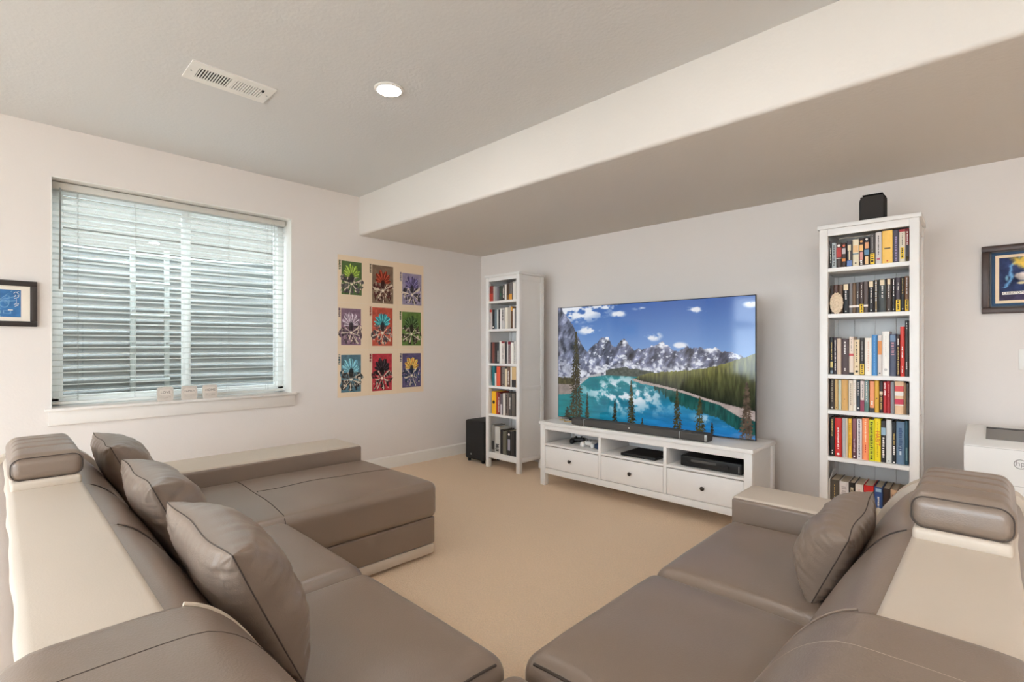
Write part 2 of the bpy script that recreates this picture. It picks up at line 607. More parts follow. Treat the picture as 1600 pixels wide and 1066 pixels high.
# ------------------------------------------------------------------ blind
blind = thing('window_blind', 'white horizontal slat blind hanging half open in the window', 'blind', (-0.115, (WY0 + WY1) / 2, WZ0 + 0.02))
BY0, BY1, BX = WY0 + 0.012, WY1 - 0.022, -0.115
MB().rbox(BX - 0.028, BX + 0.030, BY0, BY1, 2.304, 2.350, 0.004).build('headrail', mat('headrail_grey', srgb(206, 203, 196), 0.5), blind)
pitch, z0s = 0.0424, 0.894
ns = 33
sl = MB()
tilt = math.radians(7)
pr_ = []
for k in range(5):
    a = -0.025 + 0.0125 * k
    pr_.append((a, 0.0028 * (1 - (a / 0.025) ** 2)))
poly = [(a, z + 0.0012) for a, z in pr_] + [(a, z - 0.0012) for a, z in reversed(pr_)]
poly = [(a * math.cos(tilt) - z * math.sin(tilt), a * math.sin(tilt) + z * math.cos(tilt)) for a, z in poly]
sl.prism(poly, BY0 + 0.004, BY1 - 0.004, 'y')
sl_mesh = sl.mesh('slat', M_slat, Matrix.Translation((0, 0, 0)), True, 60)
for k in range(ns):
    share('slat', sl_mesh, blind, (BX, 0, z0s + pitch * k))
MB().rbox(BX - 0.026, BX + 0.026, BY0 + 0.002, BY1 - 0.002, 0.848, 0.868, 0.004).build('bottom_rail', M_slat, blind)
cordm = mat('blind_cord', srgb(150, 150, 144), 0.8)
for y in (-3.667, -3.345, -2.726, -2.418):
    for dx in (-0.027, 0.027):
        MB().tube([(BX + dx, y, 0.87), (BX + dx, y, 2.30)], 0.0012, 5).build('ladder_cord', cordm, blind)
MB().tube([(-0.078, -3.760, 2.31), (-0.078, -3.761, 1.95), (-0.078, -3.763, 1.627)], 0.005, 6).build('tilt_wand', mat('clear_wand', srgb(150, 152, 148), 0.3), blind)
for y in (-2.39, -2.37):
    MB().tube([(-0.078, y, 2.31), (-0.078, y, 1.5), (-0.078, y, 0.93)], 0.0012, 5).build('pull_cord', cordm, blind)

# ------------------------------------------------------------------ word blocks on the sill
def word_block(y, word, label):
    t = thing('word_block', label, 'ornament', (0.018, y, WZ0), 'word blocks on the window sill')
    n = 40
    poly = []
    for k in range(n):
        a = 2 * math.pi * k / n
        c, s = math.cos(a), math.sin(a)
        e = 0.22
        rr = 1 + 0.02 * math.cos(12 * a)
        poly.append((y + 0.05 * rr * math.copysign(abs(c) ** e, c), WZ0 + 0.053 + 0.052 * rr * math.copysign(abs(s) ** e, s)))
    mb = mat('whitewashed_block', srgb(206, 196, 186), 0.8, bump=0.2, bscale=90, var=0.08, vscale=60)
    body = MB().prism(poly, 0.004, 0.028, 'x').build('body', mb, t, angle=30)
    fr = [(y + 0.036 * math.cos(a), WZ0 + 0.066 + 0.021 * math.sin(a)) for a in np.linspace(0, 2 * math.pi, 20, endpoint=False)]
    MB().prism([(y + 0.038 * math.copysign(abs(math.cos(a)) ** 0.5, math.cos(a)), WZ0 + 0.066 + 0.022 * math.copysign(abs(math.sin(a)) ** 0.5, math.sin(a))) for a in np.linspace(0, 2 * math.pi, 24, endpoint=False)], 0.027, 0.0305, 'x').build('plaque', mat('plaque_paint', srgb(218, 208, 198), 0.8), t)
    text_obj('lettering', word, 0.026 if len(word) < 5 else 0.021, mat('grey_print', srgb(120, 110, 104), 0.8), face_x(0.0308, y, WZ0 + 0.066), t)
    for dy in (-0.034, -0.017, 0.0, 0.017, 0.034):
        MB().lathe([(0.007, 0), (0.0065, 0.003), (0.002, 0.004)], (0.027, y + dy, WZ0 + 0.026 + 0.006 * abs(dy) / 0.034), (1, 0, 0), 8).build('rosette', mb, t)


word_block(-3.186, 'LOVE', 'pale carved word block on the sill, leftmost of three')
word_block(-3.032, 'FAMILY', 'pale carved word block on the sill, middle of three')
word_block(-2.893, 'HOME', 'pale carved word block on the sill, rightmost of three')

# ------------------------------------------------------------------ ceiling fittings
lens_m = mat('lamp_lens', (1, 1, 1), 0.5, emit=LAMP_COLOUR, estr=LAMP_STRENGTH)


def downlight(x, y, label):
    t = thing('ceiling_downlight', label, 'light', (x, y, HC), 'recessed ceiling lights')
    MB().lathe([(0.082, 0.0), (0.082, -0.004), (0.076, -0.009), (0.066, -0.010), (0.064, -0.002)], (x, y, HC), seg=32).build('trim_ring', M_white, t)
    MB().lathe([(0.064, -0.004), (0.060, -0.0105), (0.045, -0.014), (0.02, -0.016)], (x, y, HC), seg=32).build('lens', lens_m, t)


downlight(1.995, -2.52, 'lit round recessed downlight in the ceiling beside the vent')
for x, y, w in ((3.62, -2.52, 'before the television'), (5.9, -2.52, 'beside the right run of the sofa'), (1.995, -5.9, 'behind the left run of the sofa'), (5.25, -5.9, 'behind the sofa corner')):  # out-of-view downlights, added and placed for the light they give
    downlight(x, y, 'unseen lit recessed downlight in the ceiling ' + w)

fill_lamp_m = mat('fill_lamp_diffuser', (1, 1, 1), 0.5, emit=FILL_LAMP_COLOUR, estr=FILL_LAMP_STRENGTH)


def fill_uplight(x, y, label):  # unseen uplights added behind the camera to brighten ceiling and walls
    t = thing('fill_floor_lamp', label, 'floor lamp', (x, y, 0), 'unseen fill uplights added behind the sofa')
    MB().lathe([(0.14, 0.0), (0.14, 0.012), (0.12, 0.022), (0.02, 0.03)], (x, y, 0), seg=28).build('base', M_matte, t)
    MB().lathe([(0.013, 0.025), (0.013, 1.70)], (x, y, 0), seg=12).build('pole', M_matte, t)
    MB().lathe([(0.02, 1.68), (0.06, 1.70), (0.13, 1.75), (0.175, 1.81), (0.180, 1.83), (0.172, 1.83), (0.165, 1.812)], (x, y, 0), seg=32).build('bowl', M_white, t)
    MB().lathe([(0.163, 1.806), (0.162, 1.816)], (x, y, 0), seg=32).build('diffuser', fill_lamp_m, t)


fill_uplight(2.5, -6.3, 'added unseen bowl uplight by the wide window, leftmost')
fill_uplight(4.6, -6.5, 'added unseen bowl uplight by the wide window, middle')
fill_uplight(6.6, -5.8, 'added unseen bowl uplight in the rear corner')
fill_uplight(6.7, -3.0, 'added unseen bowl uplight beside the side wall')

vent = thing('ceiling_vent', 'white rectangular air register in the ceiling', 'vent', (1.432, -3.16, HC))
vx0, vx1, vy0, vy1 = 1.325, 1.54, -3.37, -2.958
fz = HC - 0.006
s = MB()
for (a, c, d, e) in ((vx0, vx1, vy0, vy0 + 0.045), (vx0, vx1, vy1 - 0.045, vy1), (vx0, vx0 + 0.05, vy0 + 0.045, vy1 - 0.045), (vx1 - 0.05, vx1, vy0 + 0.045, vy1 - 0.045),
                     (vx0 + 0.05, vx1 - 0.05, (vy0 + vy1) / 2 - 0.008, (vy0 + vy1) / 2 + 0.008)):
    s.box(a, c, d, e, fz, HC)
s.build('frame', M_white, vent, False)
MB().box(vx0 + 0.05, vx1 - 0.05, vy0 + 0.045, vy1 - 0.045, HC - 0.0015, HC - 0.0005).build('duct_shade_sheet', M_matte, vent, False)  # dark sheet stands in for the shade inside the duct
for half in (0, 1):
    y0 = (vy0 + 0.045) if half == 0 else (vy0 + vy1) / 2 + 0.008
    y1 = (vy0 + vy1) / 2 - 0.008 if half == 0 else vy1 - 0.045
    w = 0.0085 if half else 0.005
    me = MB().box(vx0 + 0.05, vx1 - 0.05, -w / 2, w / 2, -0.0045, 0.0005).mesh('slat', M_white, Matrix.Identity(4), False)
    for k in range(12):
        share('slat', me, vent, (0, y0 + (y1 - y0) * (k + 0.5) / 12, HC - 0.0015))
for y in (vy0 + 0.018, vy1 - 0.018):
    MB().lathe([(0.005, 0), (0.004, -0.002)], ((vx0 + vx1) / 2, y, fz), seg=8).build('screw', M_silver, vent)
MB().box(vx1 - 0.075, vx1 - 0.055, vy1 - 0.056, vy1 - 0.048, HC - 0.012, HC - 0.003).build('damper_lever', M_matte, vent, False)

sw = thing('light_switch', 'white wall switch plate near the framed print', 'switch', (4.58, 0, 1.11))
MB().rbox(4.54, 4.62, -0.007, 0.0, 1.109, 1.229, 0.003).build('plate', M_white, sw)
MB().rbox(4.563, 4.597, -0.011, -0.006, 1.136, 1.202, 0.002).build('rocker', M_white, sw)

# ------------------------------------------------------------------ sectional sofa
YA, XB = -4.045, 4.50                    # outer faces of the two backs
XA0, YB1 = 1.12, -1.58                   # far ends of the two backs
PROFILE = [(0.0, 0.05), (-0.016, 0.30), (-0.026, 0.56), (-0.022, 0.65), (-0.008, 0.700), (0.014, 0.718), (0.04, 0.722), (0.215, 0.722), (0.245, 0.714),
           (0.285, 0.688), (0.325, 0.640), (0.362, 0.580), (0.395, 0.515), (0.425, 0.445), (0.44, 0.38), (0.44, 0.20)]


def prof_fine(off=0.0, n=72):
    """The back profile, resampled and pushed out by off."""
    p = np.array(PROFILE)
    # two rounds of corner cutting
    for _ in range(3):
        q = [p[0]]
        for a, c in zip(p[:-1], p[1:]):
            q += [a * 0.75 + c * 0.25, a * 0.25 + c * 0.75]
        q.append(p[-1])
        p = np.array(q)
    s = np.r_[0, np.cumsum(np.linalg.norm(np.diff(p, axis=0), axis=1))]
    t = np.linspace(0, s[-1], n)
    p = np.stack([np.interp(t, s, p[:, 0]), np.interp(t, s, p[:, 1])], 1)
    if off:
        d = np.gradient(p, axis=0)
        nrm = np.stack([-d[:, 1], d[:, 0]], 1)
        nrm /= np.linalg.norm(nrm, axis=1, keepdims=True)
        p = p + nrm * off
    return p


def ptA(x, t, z):
    return (x, YA + t, z)


def ptB(y, t, z):
    return (XB - t, y, z)


def band(rows, thick_close=True):
    """Grid of profile rows closed by end caps."""
    mb = MB()
    mb.grid(rows)
    n, m = len(rows), len(rows[0])
    mb.f.append(tuple(range(m)))
    mb.f.append(tuple((n - 1) * m + j for j in range(m))[::-1])
    mb.f += [((i + 1) * m, i * m, i * m + m - 1, (i + 1) * m + m - 1) for i in range(n - 1)]
    return mb


def puff(s0, s1, s, amt=0.014):
    q = (s - s0) / (s1 - s0)
    return amt * (max(0.0, math.sin(math.pi * min(max(q, 0), 1))) ** 0.45)


sofa = thing('sectional_sofa', 'taupe and cream leather corner sectional with a chaise', 'sofa', (3.0, -3.3, 0.0))
SEAMS_A = [XA0, 1.96, 2.58, 3.33]
SEAMS_B = [-2.95, -2.24, YB1]


def back_rows(seams, pt, start, end):
    rows = []
    xs = sorted(set(list(np.linspace(start, end, 60)) + [q + e for q in seams for e in (-0.006, 0.0, 0.006) if start <= q + e <= end]))
    base = prof_fine(0)
    out = prof_fine(1.0)
    nrm = out - base
    wgt = np.clip((base[:, 0] - 0.22) / 0.05, 0, 1)[:, None]
    for x in xs:
        for a, c in zip(seams[:-1], seams[1:]):
            if a <= x <= c:
                am = puff(a, c, x)
        p = base + nrm * (am - 0.006) * wgt
        rows.append([pt(x, q[0], q[1]) for q in p])
    return rows


band(back_rows(SEAMS_A, ptA, XA0, 3.33)).build('backrest', M_leather, sofa, angle=60)
band(back_rows(SEAMS_B, ptB, -2.95, YB1)).build('backrest', M_leather, sofa, angle=60)


def cream_cap(pt, a, c):
    rows = []
    for x in np.linspace(a, c, 70):
        wv = 0.0014 * math.sin(x * 13) + 0.0009 * math.sin(x * 23 + 1)
        rows.append([pt(x, t, z) for t, z in ((0.006 + wv, 0.708), (0.008 + wv, 0.717), (0.014 + wv, 0.7255), (0.03, 0.729), (0.12, 0.731 + 0.002 * math.sin(x * 9)), (0.200, 0.729), (0.212, 0.7265), (0.217, 0.719))])
    return band(rows)


cream_cap(ptA, 1.13, 3.335).build('cream_top_panel', M_cream, sofa, angle=60)
cream_cap(ptB, -2.955, -1.59).build('cream_top_panel', M_cream, sofa, angle=60)
for nm, pt, q in (('seam', ptA, 2.58), ('seam', ptA, 1.96), ('seam', ptB, -2.24)):
    pf = [p for p in prof_fine(-0.001) if p[0] > 0.222 and p[1] > 0.44]
    MB().tube([pt(q, p[0], p[1]) for p in pf], 0.0022, 5).build(nm, M_seam, sofa)

# corner back, an L-shaped padded piece slightly proud of the other two
rows = []
for off, x in [(-0.004, 3.302), (0.012, 3.304), (0.020, 3.312), (0.024, 3.33)] + [(0.024 + 0.008 * math.sin(k / 12 * math.pi), 3.33 + 0.75 * k / 12) for k in range(1, 13)]:
    p = prof_fine(off)
    rows.append([(min(x, XB - q[0] - 1e-3), YA + q[1 - 1], q[1]) for q in p])
p = prof_fine(0.026)
rows.append([(XB - q[0], YA + q[0], q[1]) for q in p])
rr = []
for off, y in [(-0.004, -2.902), (0.012, -2.904), (0.020, -2.912), (0.024, -2.93)] + [(0.024 + 0.008 * math.sin(k / 12 * math.pi), -2.93 - 0.66 * k / 12) for k in range(1, 13)]:
    p = prof_fine(off)
    rr.append([(XB - q[0], max(y, YA + q[0] + 1e-3), q[1]) for q in p])
rows += rr[::-1]
corner = band(rows).build('corner_backrest', M_leather, sofa, angle=60)
pf = [p for p in prof_fine(0.0215) if p[0] > 0.232 and p[1] > 0.40]
MB().tube([ptA(3.306, p[0], p[1]) for p in pf], 0.0045, 6).build('piping', M_pipe, corner)
MB().tube([ptB(-2.906, p[0], p[1]) for p in pf], 0.003, 6).build('piping', M_leather, corner)
pf = [p for p in prof_fine(0.0275) if 0.0 < p[0] and p[1] > 0.5]
MB().tube([ptA(3.46, p[0], p[1]) for p in pf], 0.0016, 5).build('stitching', M_seam, corner)
MB().tube([ptB(-3.07, p[0], p[1]) for p in pf], 0.0016, 5).build('stitching', M_pipe, corner)


# seats
def seat_fn(crown, z0, z1):
    def fn(P, U):
        k = (1 - np.clip(np.abs(U[:, 0]), 0, 1) ** 4) * (1 - np.clip(np.abs(U[:, 1]), 0, 1) ** 4)
        w = np.clip((P[:, 2] - z0) / (z1 - z0), 0, 1)
        P = P.copy()
        P[:, 2] += crown * k * w ** 2
        P[:, 2] += 0.0025 * (np.sin(P[:, 0] * 13 + P[:, 1] * 7) + np.sin(P[:, 1] * 17 - P[:, 0] * 5)) * w * k
        return P
    return fn


SEATS = [('seat_cushion', 2.072, 2.803, -3.66, -3.112), ('seat_cushion', 2.807, 3.541, -3.66, -3.118), ('corner_seat_cushion', 3.552, 4.13, -3.66, -3.125),
         ('seat_cushion', 3.546, 4.13, -3.108, -2.402), ('seat_cushion', 3.546, 4.13, -2.398, -1.662)]
for k, (nm, x0, x1, y0, y1) in enumerate(SEATS):
    z1 = 0.437 if 'corner' not in nm else 0.425
    c = MB().rbox(x0, x1, y0, y1, 0.235, z1, 0.055, 5, (14, 14, 3), seat_fn(0.018, 0.235, z1)).build(nm, M_leather, sofa, angle=80)
    if k in (1, 3):
        # welt round the near end of the cushion
        if k == 1:
            pts = [(x1 - 0.012, y, 0.418 + 0.012 * (1 - abs((y - y0) / (y1 - y0) * 2 - 1) ** 4)) for y in np.linspace(y0 + 0.1, y1 - 0.05, 12)]
        else:
            pts = [(x, y0 + 0.012, 0.418 + 0.012 * (1 - abs((x - x0) / (x1 - x0) * 2 - 1) ** 4)) for x in np.linspace(x0 + 0.05, x1 - 0.1, 12)]
        MB().tube(pts, 0.004, 6).build('welt', M_seam, c)
MB().rbox(2.06, 4.05, -4.0, -3.15, 0.075, 0.237, 0.01).build('seat_base', M_leather, sofa)
MB().rbox(3.585, 4.45, -3.15, -1.64, 0.075, 0.237, 0.01).build('seat_base', M_leather, sofa)
MB().rbox(2.05, 4.05, -4.0, -3.145, 0.015, 0.075, 0.006).build('base_trim', M_cream, sofa)
MB().rbox(3.58, 4.45, -3.145, -1.64, 0.015, 0.075, 0.006).build('base_trim', M_cream, sofa)

# chaise
MB().rbox(1.195, 2.052, -3.95, -2.247, 0.018, 0.075, 0.008).build('chaise_trim', M_cream, sofa)
MB().rbox(1.19, 2.050, -3.95, -2.240, 0.075, 0.232, 0.012, 3).build('chaise_box', M_leather, sofa)
cz = seat_fn(0.014, 0.235, 0.435)
chaise = MB().rbox(1.188, 2.062, -3.66, -2.225, 0.226, 0.437, 0.045, 5, (16, 24, 3), cz).build('chaise_cushion', M_leather, sofa, angle=80)


def chaise_z(x, y):
    P = np.array([[x, y, 0.437]])
    U = np.array([[(x - 1.625) / 0.437, (y + 2.9425) / 0.7175, 1.0]])
    return float(cz(P, U)[0, 2])


MB().tube([(1.57 + 0.02 * math.sin(3 * q), y, chaise_z(1.57, y) + 0.0) for q, y in enumerate(np.linspace(-3.07, -2.262, 14))][:1] +
          [(1.55 + 0.05 * q / 13, y, chaise_z(1.55 + 0.05 * q / 13, y)) for q, y in enumerate(np.linspace(-3.07, -2.27, 14))], 0.0022, 5).build('seam', M_seam, chaise)
MB().tube([(x, -3.07 - 0.05 * (x - 1.2), chaise_z(x, -3.09)) for x in np.linspace(1.2, 2.02, 16)] + [(2.05, -3.115, 0.425), (2.061, -3.115, 0.40), (2.063, -3.115, 0.30)], 0.0022, 5).build('seam', M_seam, chaise)

# arms
def arm(x0, x1, y0, y1, inner):
    a = MB().rbox(x0, x1, y0, y1, 0.02, 0.536, 0.018, 3).build('armrest', M_cream, sofa)
    t = 0.024
    if inner == 'x':
        p = MB().rbox(x1 - 0.004, x1 + t - 0.004, y0, y1 - 0.004, 0.06, 0.529, 0.014, 3).build('inner_arm_panel', M_leather, a)
    else:
        p = MB().rbox(x0 + 0.006, x1, y0 - t + 0.004, y0 + 0.004, 0.06, 0.529, 0.014, 3).build('inner_arm_panel', M_leather, a)
    return a


arm(0.79, 1.168, -4.035, -2.235, 'x')
arm(3.548, 4.49, -1.632, -1.362, 'y')
# cream end panels that rise from the arms up the side of the backs
for pt, a, c in ((ptA, 1.09, 1.17), (ptB, -1.555, -1.63)):
    rows = []
    for x in (a, c):
        rows.append([pt(x, q[0], q[1]) for q in prof_fine(0.022) if True])
    band(rows).build('end_panel', M_cream, sofa, angle=50)

# headrests on cream risers
def head_fn(axis, n=4):
    def fn(P, U):
        P = P.copy()
        w = np.clip(U[:, 2], 0, 1)
        k = (1 - np.clip(np.abs(U[:, axis]), 0, 1) ** 3) * (1 - np.clip(np.abs(U[:, 1 - axis]), 0, 1) ** 6)
        P[:, 2] += 0.02 * k * w
        for g in np.linspace(-0.55, 0.55, n):
            P[:, 2] -= 0.006 * np.exp(-((U[:, axis] - g) / 0.035) ** 2) * (w > 0.9) * (1 - np.clip(np.abs(U[:, 1 - axis]), 0, 1) ** 10)
        return P
    return fn


MB().rbox(1.36, 1.955, YA + 0.018, YA + 0.213, 0.722, 0.758, 0.012, 3).build('headrest_riser', M_cream, sofa)
h1 = MB().rbox(1.39, 1.945, YA + 0.012, YA + 0.222, 0.752, 0.845, 0.034, 5, (60, 8, 3), head_fn(0)).build('headrest', M_leather, sofa, angle=80)
MB().rbox(XB - 0.213, XB - 0.018, -2.345, -1.90, 0.722, 0.758, 0.012, 3).build('headrest_riser', M_cream, sofa)
h2 = MB().rbox(XB - 0.222, XB - 0.010, -2.338, -1.92, 0.752, 0.848, 0.034, 5, (8, 60, 3), head_fn(1)).build('headrest', M_leather, sofa, angle=80)


def rr_loop(cu, cv, hu, hv, r, n=6):
    pts = []
    for su, sv, a0 in ((1, 1, 0), (-1, 1, 90), (-1, -1, 180), (1, -1, 270)):
        for k in range(n + 1):
            a = math.radians(a0 + 90 * k / n)
            pts.append((cu + su * (hu - r) + r * math.cos(a), cv + sv * (hv - r) + r * math.sin(a)))
    return pts + pts[:1]


MB().tube([(1.938, a, c) for a, c in rr_loop(YA + 0.117, 0.7985, 0.098, 0.040, 0.03)], 0.0019, 5).build('piping', M_seam, h1)
MB().tube([(a, -2.331, c) for a, c in rr_loop(XB - 0.116, 0.800, 0.099, 0.0415, 0.03)], 0.0019, 5).build('piping', M_seam, h2)


# ------------------------------------------------------------------ throw pillows
def pillow(name, label, centre, U_, V_, w, hgt, th, seed, front=1, group='taupe leather throw pillows on the sectional'):
    U_, V_ = Vector(U_).normalized(), Vector(V_).normalized()
    N_ = (U_.cross(V_) * front).normalized()
    c = Vector(centre)
    t = thing(name, label, 'pillow', tuple(c - V_ * hgt / 2), group)
    n = 64
    g = np.sin(np.linspace(-math.pi / 2, math.pi / 2, n))
    u, v = np.meshgrid(g, g, indexing='ij')
    su = u * (1 - 0.055 * (1 - v ** 2) ** 0.8 * np.abs(u) ** 3)
    sv = v * (1 - 0.055 * (1 - u ** 2) ** 0.8 * np.abs(v) ** 3)
    # lumpy seam
    T_ = (np.clip(1 - np.abs(u) ** 3.0, 0, 1) * np.clip(1 - np.abs(v) ** 3.0, 0, 1)) ** 0.5
    rng = seed * 1.7
    mb = MB()
    F = []
    for side in (1, -1):
        f = fbm(u * 3 + 10 + seed, v * 3 + 20 + side * 3, seed) - 0.5
        wr = np.zeros_like(u)
        for (co, other) in ((u, v), (v, u)):
            for sgn in (1, -1):
                e = np.exp(-(1 - sgn * co) / 0.16)
                ph = fbm(other * 2.5 + 5, co * 0 + seed + side, seed + 3)
                wr += e * (np.sin(other * 24 + ph * 12 + rng) * 0.6 * (ph > .42) + np.sin(other * 43 + ph * 16) * 0.35)
        for cu in (1, -1):
            for cv in (1, -1):
                dd = np.hypot(u - cu, v - cv)
                an = np.arctan2(v - cv, u - cu)
                wr += 0.9 * np.exp(-dd / 0.22) * np.sin(an * 9 + rng + cu)
        d = (th * 0.66 if side > 0 else th * 0.30) * T_ * (1 + 0.22 * f) + 0.0085 * wr * np.clip(T_ * 2.0, 0, 1)
        sag = -0.02 * (1 - v) * (1 - u ** 2)
        Q = [[tuple(c + U_ * (su[i, j] * w / 2) + V_ * (sv[i, j] * hgt / 2 + 0.0) + N_ * (side * max(d[i, j], 0.0) + 0.004 * math.sin(5 * u[i, j] + seed))) for j in range(n)] for i in range(n)]
        if side < 0:
            Q = [list(r_) for r_ in zip(*Q)]
        mb.grid(Q)
    body = mb.build('cover', M_leather, t, angle=85)
    bm = bmesh.new()
    bm.from_mesh(body.data)
    bmesh.ops.remove_doubles(bm, verts=bm.verts, dist=0.0004)
    bm.to_mesh(body.data)
    bm.free()
    edge = [(i, 0) for i in range(n)] + [(n - 1, j) for j in range(1, n)] + [(i, n - 1) for i in range(n - 2, -1, -1)] + [(0, j) for j in range(n - 2, -1, -1)]
    pts = [tuple(c + U_ * (su[i, j] * w / 2) + V_ * (sv[i, j] * hgt / 2) + N_ * (0.004 * math.sin(5 * u[i, j] + seed))) for i, j in edge]
    MB().tube(pts, 0.0017, 5).build('seam', M_seam, t)
    return t


def lean(a):                             # upward direction of a pillow leaning back by angle a on the window-side run
    return (0, -math.sin(math.radians(a)), math.cos(math.radians(a)))


def pillow_a(x0, x1, ybot, ztop, a, th, seed, label, yaw=0.0, w_add=0.0):
    hgt = (ztop - 0.458) / math.cos(math.radians(a))
    V_ = Vector(lean(a))
    c = Vector(((x0 + x1) / 2, ybot, 0.458)) + V_ * hgt / 2
    R = Matrix.Rotation(math.radians(yaw), 3, 'Z')
    return pillow('throw_pillow', label, c, R @ Vector((1, 0, 0)), R @ V_, x1 - x0, hgt, th, seed, -1)


pillow_a(2.75, 3.295, -3.565, 0.80, 24, 0.19, 3, 'largest taupe leather pillow, closest of three along the left run')
pillow_a(1.99, 2.54, -3.565, 0.80, 24, 0.19, 5, 'taupe leather pillow between two others on the left run')
pillow_a(1.215, 1.74, -3.565, 0.812, 24, 0.19, 8, 'taupe leather pillow farthest along the left run, by the window')
a = math.radians(24)
Vb = Vector((math.sin(a), -0.10, math.cos(a))).normalized()
Ub = Vector((0.03, -1, -0.03))
Ub = (Ub - Vb * Ub.dot(Vb)).normalized()
FRONT_B = 1 if Ub.cross(Vb).x < 0 else -1
cb = Vector((4.03, -2.075, 0.458)) + Vb * 0.132
pillow('throw_pillow', 'lone taupe leather pillow on the right run before the bookcase', cb, Ub, Vb, 0.45, 0.265, 0.17, 12, FRONT_B)

# ------------------------------------------------------------------ bookcases
def bookcase(name, label, loc, rot, W, D, shelves):
    """Built at the origin: x 0..W, y 0 (front) .. D, z up; then moved."""
    t = thing(name, label, 'bookcase', (0, 0, 0), 'tall white bookcases')
    H, p = 1.97, 0.043
    top = MB().rbox(-0.004, W + 0.004, -0.012, D, H - 0.024, H, 0.003).build('top', M_furn, t)
    for x in (0.006, W - p - 0.006):
        for y in (0.0, D - p):
            MB().rbox(x, x + p, y, y + p, 0, H - 0.024, 0.002).build('post', M_furn, t)
        xi = 0.016 if x < 0.1 else W - 0.030
        MB().box(xi, xi + 0.014, p, D - p, 0.10, H - 0.03).build('side_panel', M_furn, t, False)
        for z0, z1 in ((0.10, 0.145), (0.80, 0.845), (H - 0.08, H - 0.025)):
            MB().rbox(x + 0.004, x + p - 0.004, p, D - p, z0, z1, 0.002).build('side_rail', M_furn, t)
    MB().rbox(0.006 + p, W - p - 0.006, 0.002, 0.022, H - 0.065, H - 0.024, 0.002).build('top_rail', M_furn, t)
    MB().rbox(0.006 + p, W - p - 0.006, 0.002, 0.022, 0.098, shelves[-1] - 0.018, 0.002).build('bottom_rail', M_furn, t)
    nb = 4
    for k in range(nb):
        a, c = 0.03 + (W - 0.06) * k / nb, 0.03 + (W - 0.06) * (k + 1) / nb
        MB().rbox(a + 0.0008, c - 0.0008, D - 0.02, D - 0.008, 0.10, H - 0.03, 0.002).build('back_board', M_furn, t)
    for z in shelves:
        MB().rbox(0.032, W - 0.032, 0.006, D - 0.022, z - 0.024, z, 0.002).build('shelf', M_furn, t)
        MB().box(0.049, W - 0.049, 0.004, 0.010, z - 0.023, z - 0.001).build('shelf_edge', M_furn, t, False)
    M = Matrix.Translation(loc) @ Matrix.Rotation(math.radians(rot), 4, 'Z')
    t.matrix_world = M
    return M


SH_L = [1.705, 1.417, 1.068, 0.838, 0.551, 0.157]
SH_R = [1.712, 1.437, 1.074, 0.862, 0.581, 0.157]
ML = bookcase('bookcase', 'tall narrow white bookcase in the corner beside the subwoofer', (0.643, -0.530, 0), 0, 0.49, 0.37, SH_L)
MR = bookcase('bookcase', 'tall white bookcase with a speaker on top, beside the printer', (3.672, -0.583, 0), 1.6, 0.483, 0.36, SH_R)

rnd = random.Random(7)
ORD = 'first second third fourth fifth sixth seventh eighth ninth tenth eleventh twelfth thirteenth fourteenth fifteenth sixteenth seventeenth eighteenth nineteenth'.split()
SHELF = ['top', 'second', 'third', 'fourth', 'fifth', 'bottom']


def book_mat(c):
    return mat('cover_%02x%02x%02x' % tuple(int(q) for q in c), srgb(c), 0.45, 0.4, var=0.05, vscale=60)


def book(M, x0, x1, z, h, depth, yf, col, label, group, deco=(), round_=False):
    """One book standing on a shelf: cover (U-shaped boards and spine), page block and print; local frame of its bookcase M."""
    w = x1 - x0
    bt = min(0.003, w * 0.16)
    yb = yf + depth
    rb = 0.35 * bt
    poly = [(-w / 2, yb - yf), (-w / 2, 0.003), (-w / 2 + 0.25 * w, 0), (w / 2 - 0.25 * w, 0), (w / 2, 0.003), (w / 2, yb - yf), (w / 2 - bt, yb - yf), (w / 2 - bt, bt + 0.002), (-w / 2 + bt, bt + 0.002), (-w / 2 + bt, yb - yf)]
    o = MB().prism(poly, 0, h, 'z').build('book', book_mat(col), None, False)
    tag(o, label, 'book', group)
    pg = MB().box(-w / 2 + bt, w / 2 - bt, bt + 0.002, yb - yf - 0.004, 0.004, h - 0.004).build('pages', M_page, o, False)
    for d in deco:
        kind = d[0]
        e = -0.0004
        if kind == 'band':                # (band, z0, z1, colour[, width share])
            ws = d[4] if len(d) > 4 else 0.96
            MB().box(-w / 2 * ws, w / 2 * ws, e, 0.0032, h * d[1], h * d[2]).build('spine_band', book_mat(d[3]), o, False)
        elif kind == 'marks':             # (marks, z0, z1, material[, width share]): spine print too small to read
            mb = MB()
            ws = d[4] if len(d) > 4 else 0.36
            zz = h * d[2]
            lo = h * d[1]
            while zz > lo + 0.004:
                ln = rnd.uniform(0.004, 0.011)
                a, c = -w * ws / 2 * rnd.uniform(0.6, 1), w * ws / 2 * rnd.uniform(0.6, 1)
                mb.box(a, c, e - 0.0005, 0.001, max(zz - ln, lo), zz)
                zz -= ln + rnd.choice((0.0022, 0.0025, 0.006))
            mb.build('lettering', d[3], o, False)['kind'] = 'stuff'
        elif kind == 'text':              # (text, words, z share, size, material)
            text_obj('lettering', d[1], d[3], d[4], Matrix.Translation((0, e - 0.0004, h * d[2])) @ Matrix.Rotation(math.pi / 2, 4, 'X') @ Matrix.Rotation(-math.pi / 2, 4, 'Z'), o)
        elif kind == 'dot':
            MB().lathe([(w * d[2], 0.0), (w * d[2], 0.0008)], (0, e - 0.0006, h * d[1]), (0, 1, 0), 12).build('emblem', d[3], o)
    o.matrix_world = M @ Matrix.Translation(((x0 + x1) / 2, yf, z))
    return o


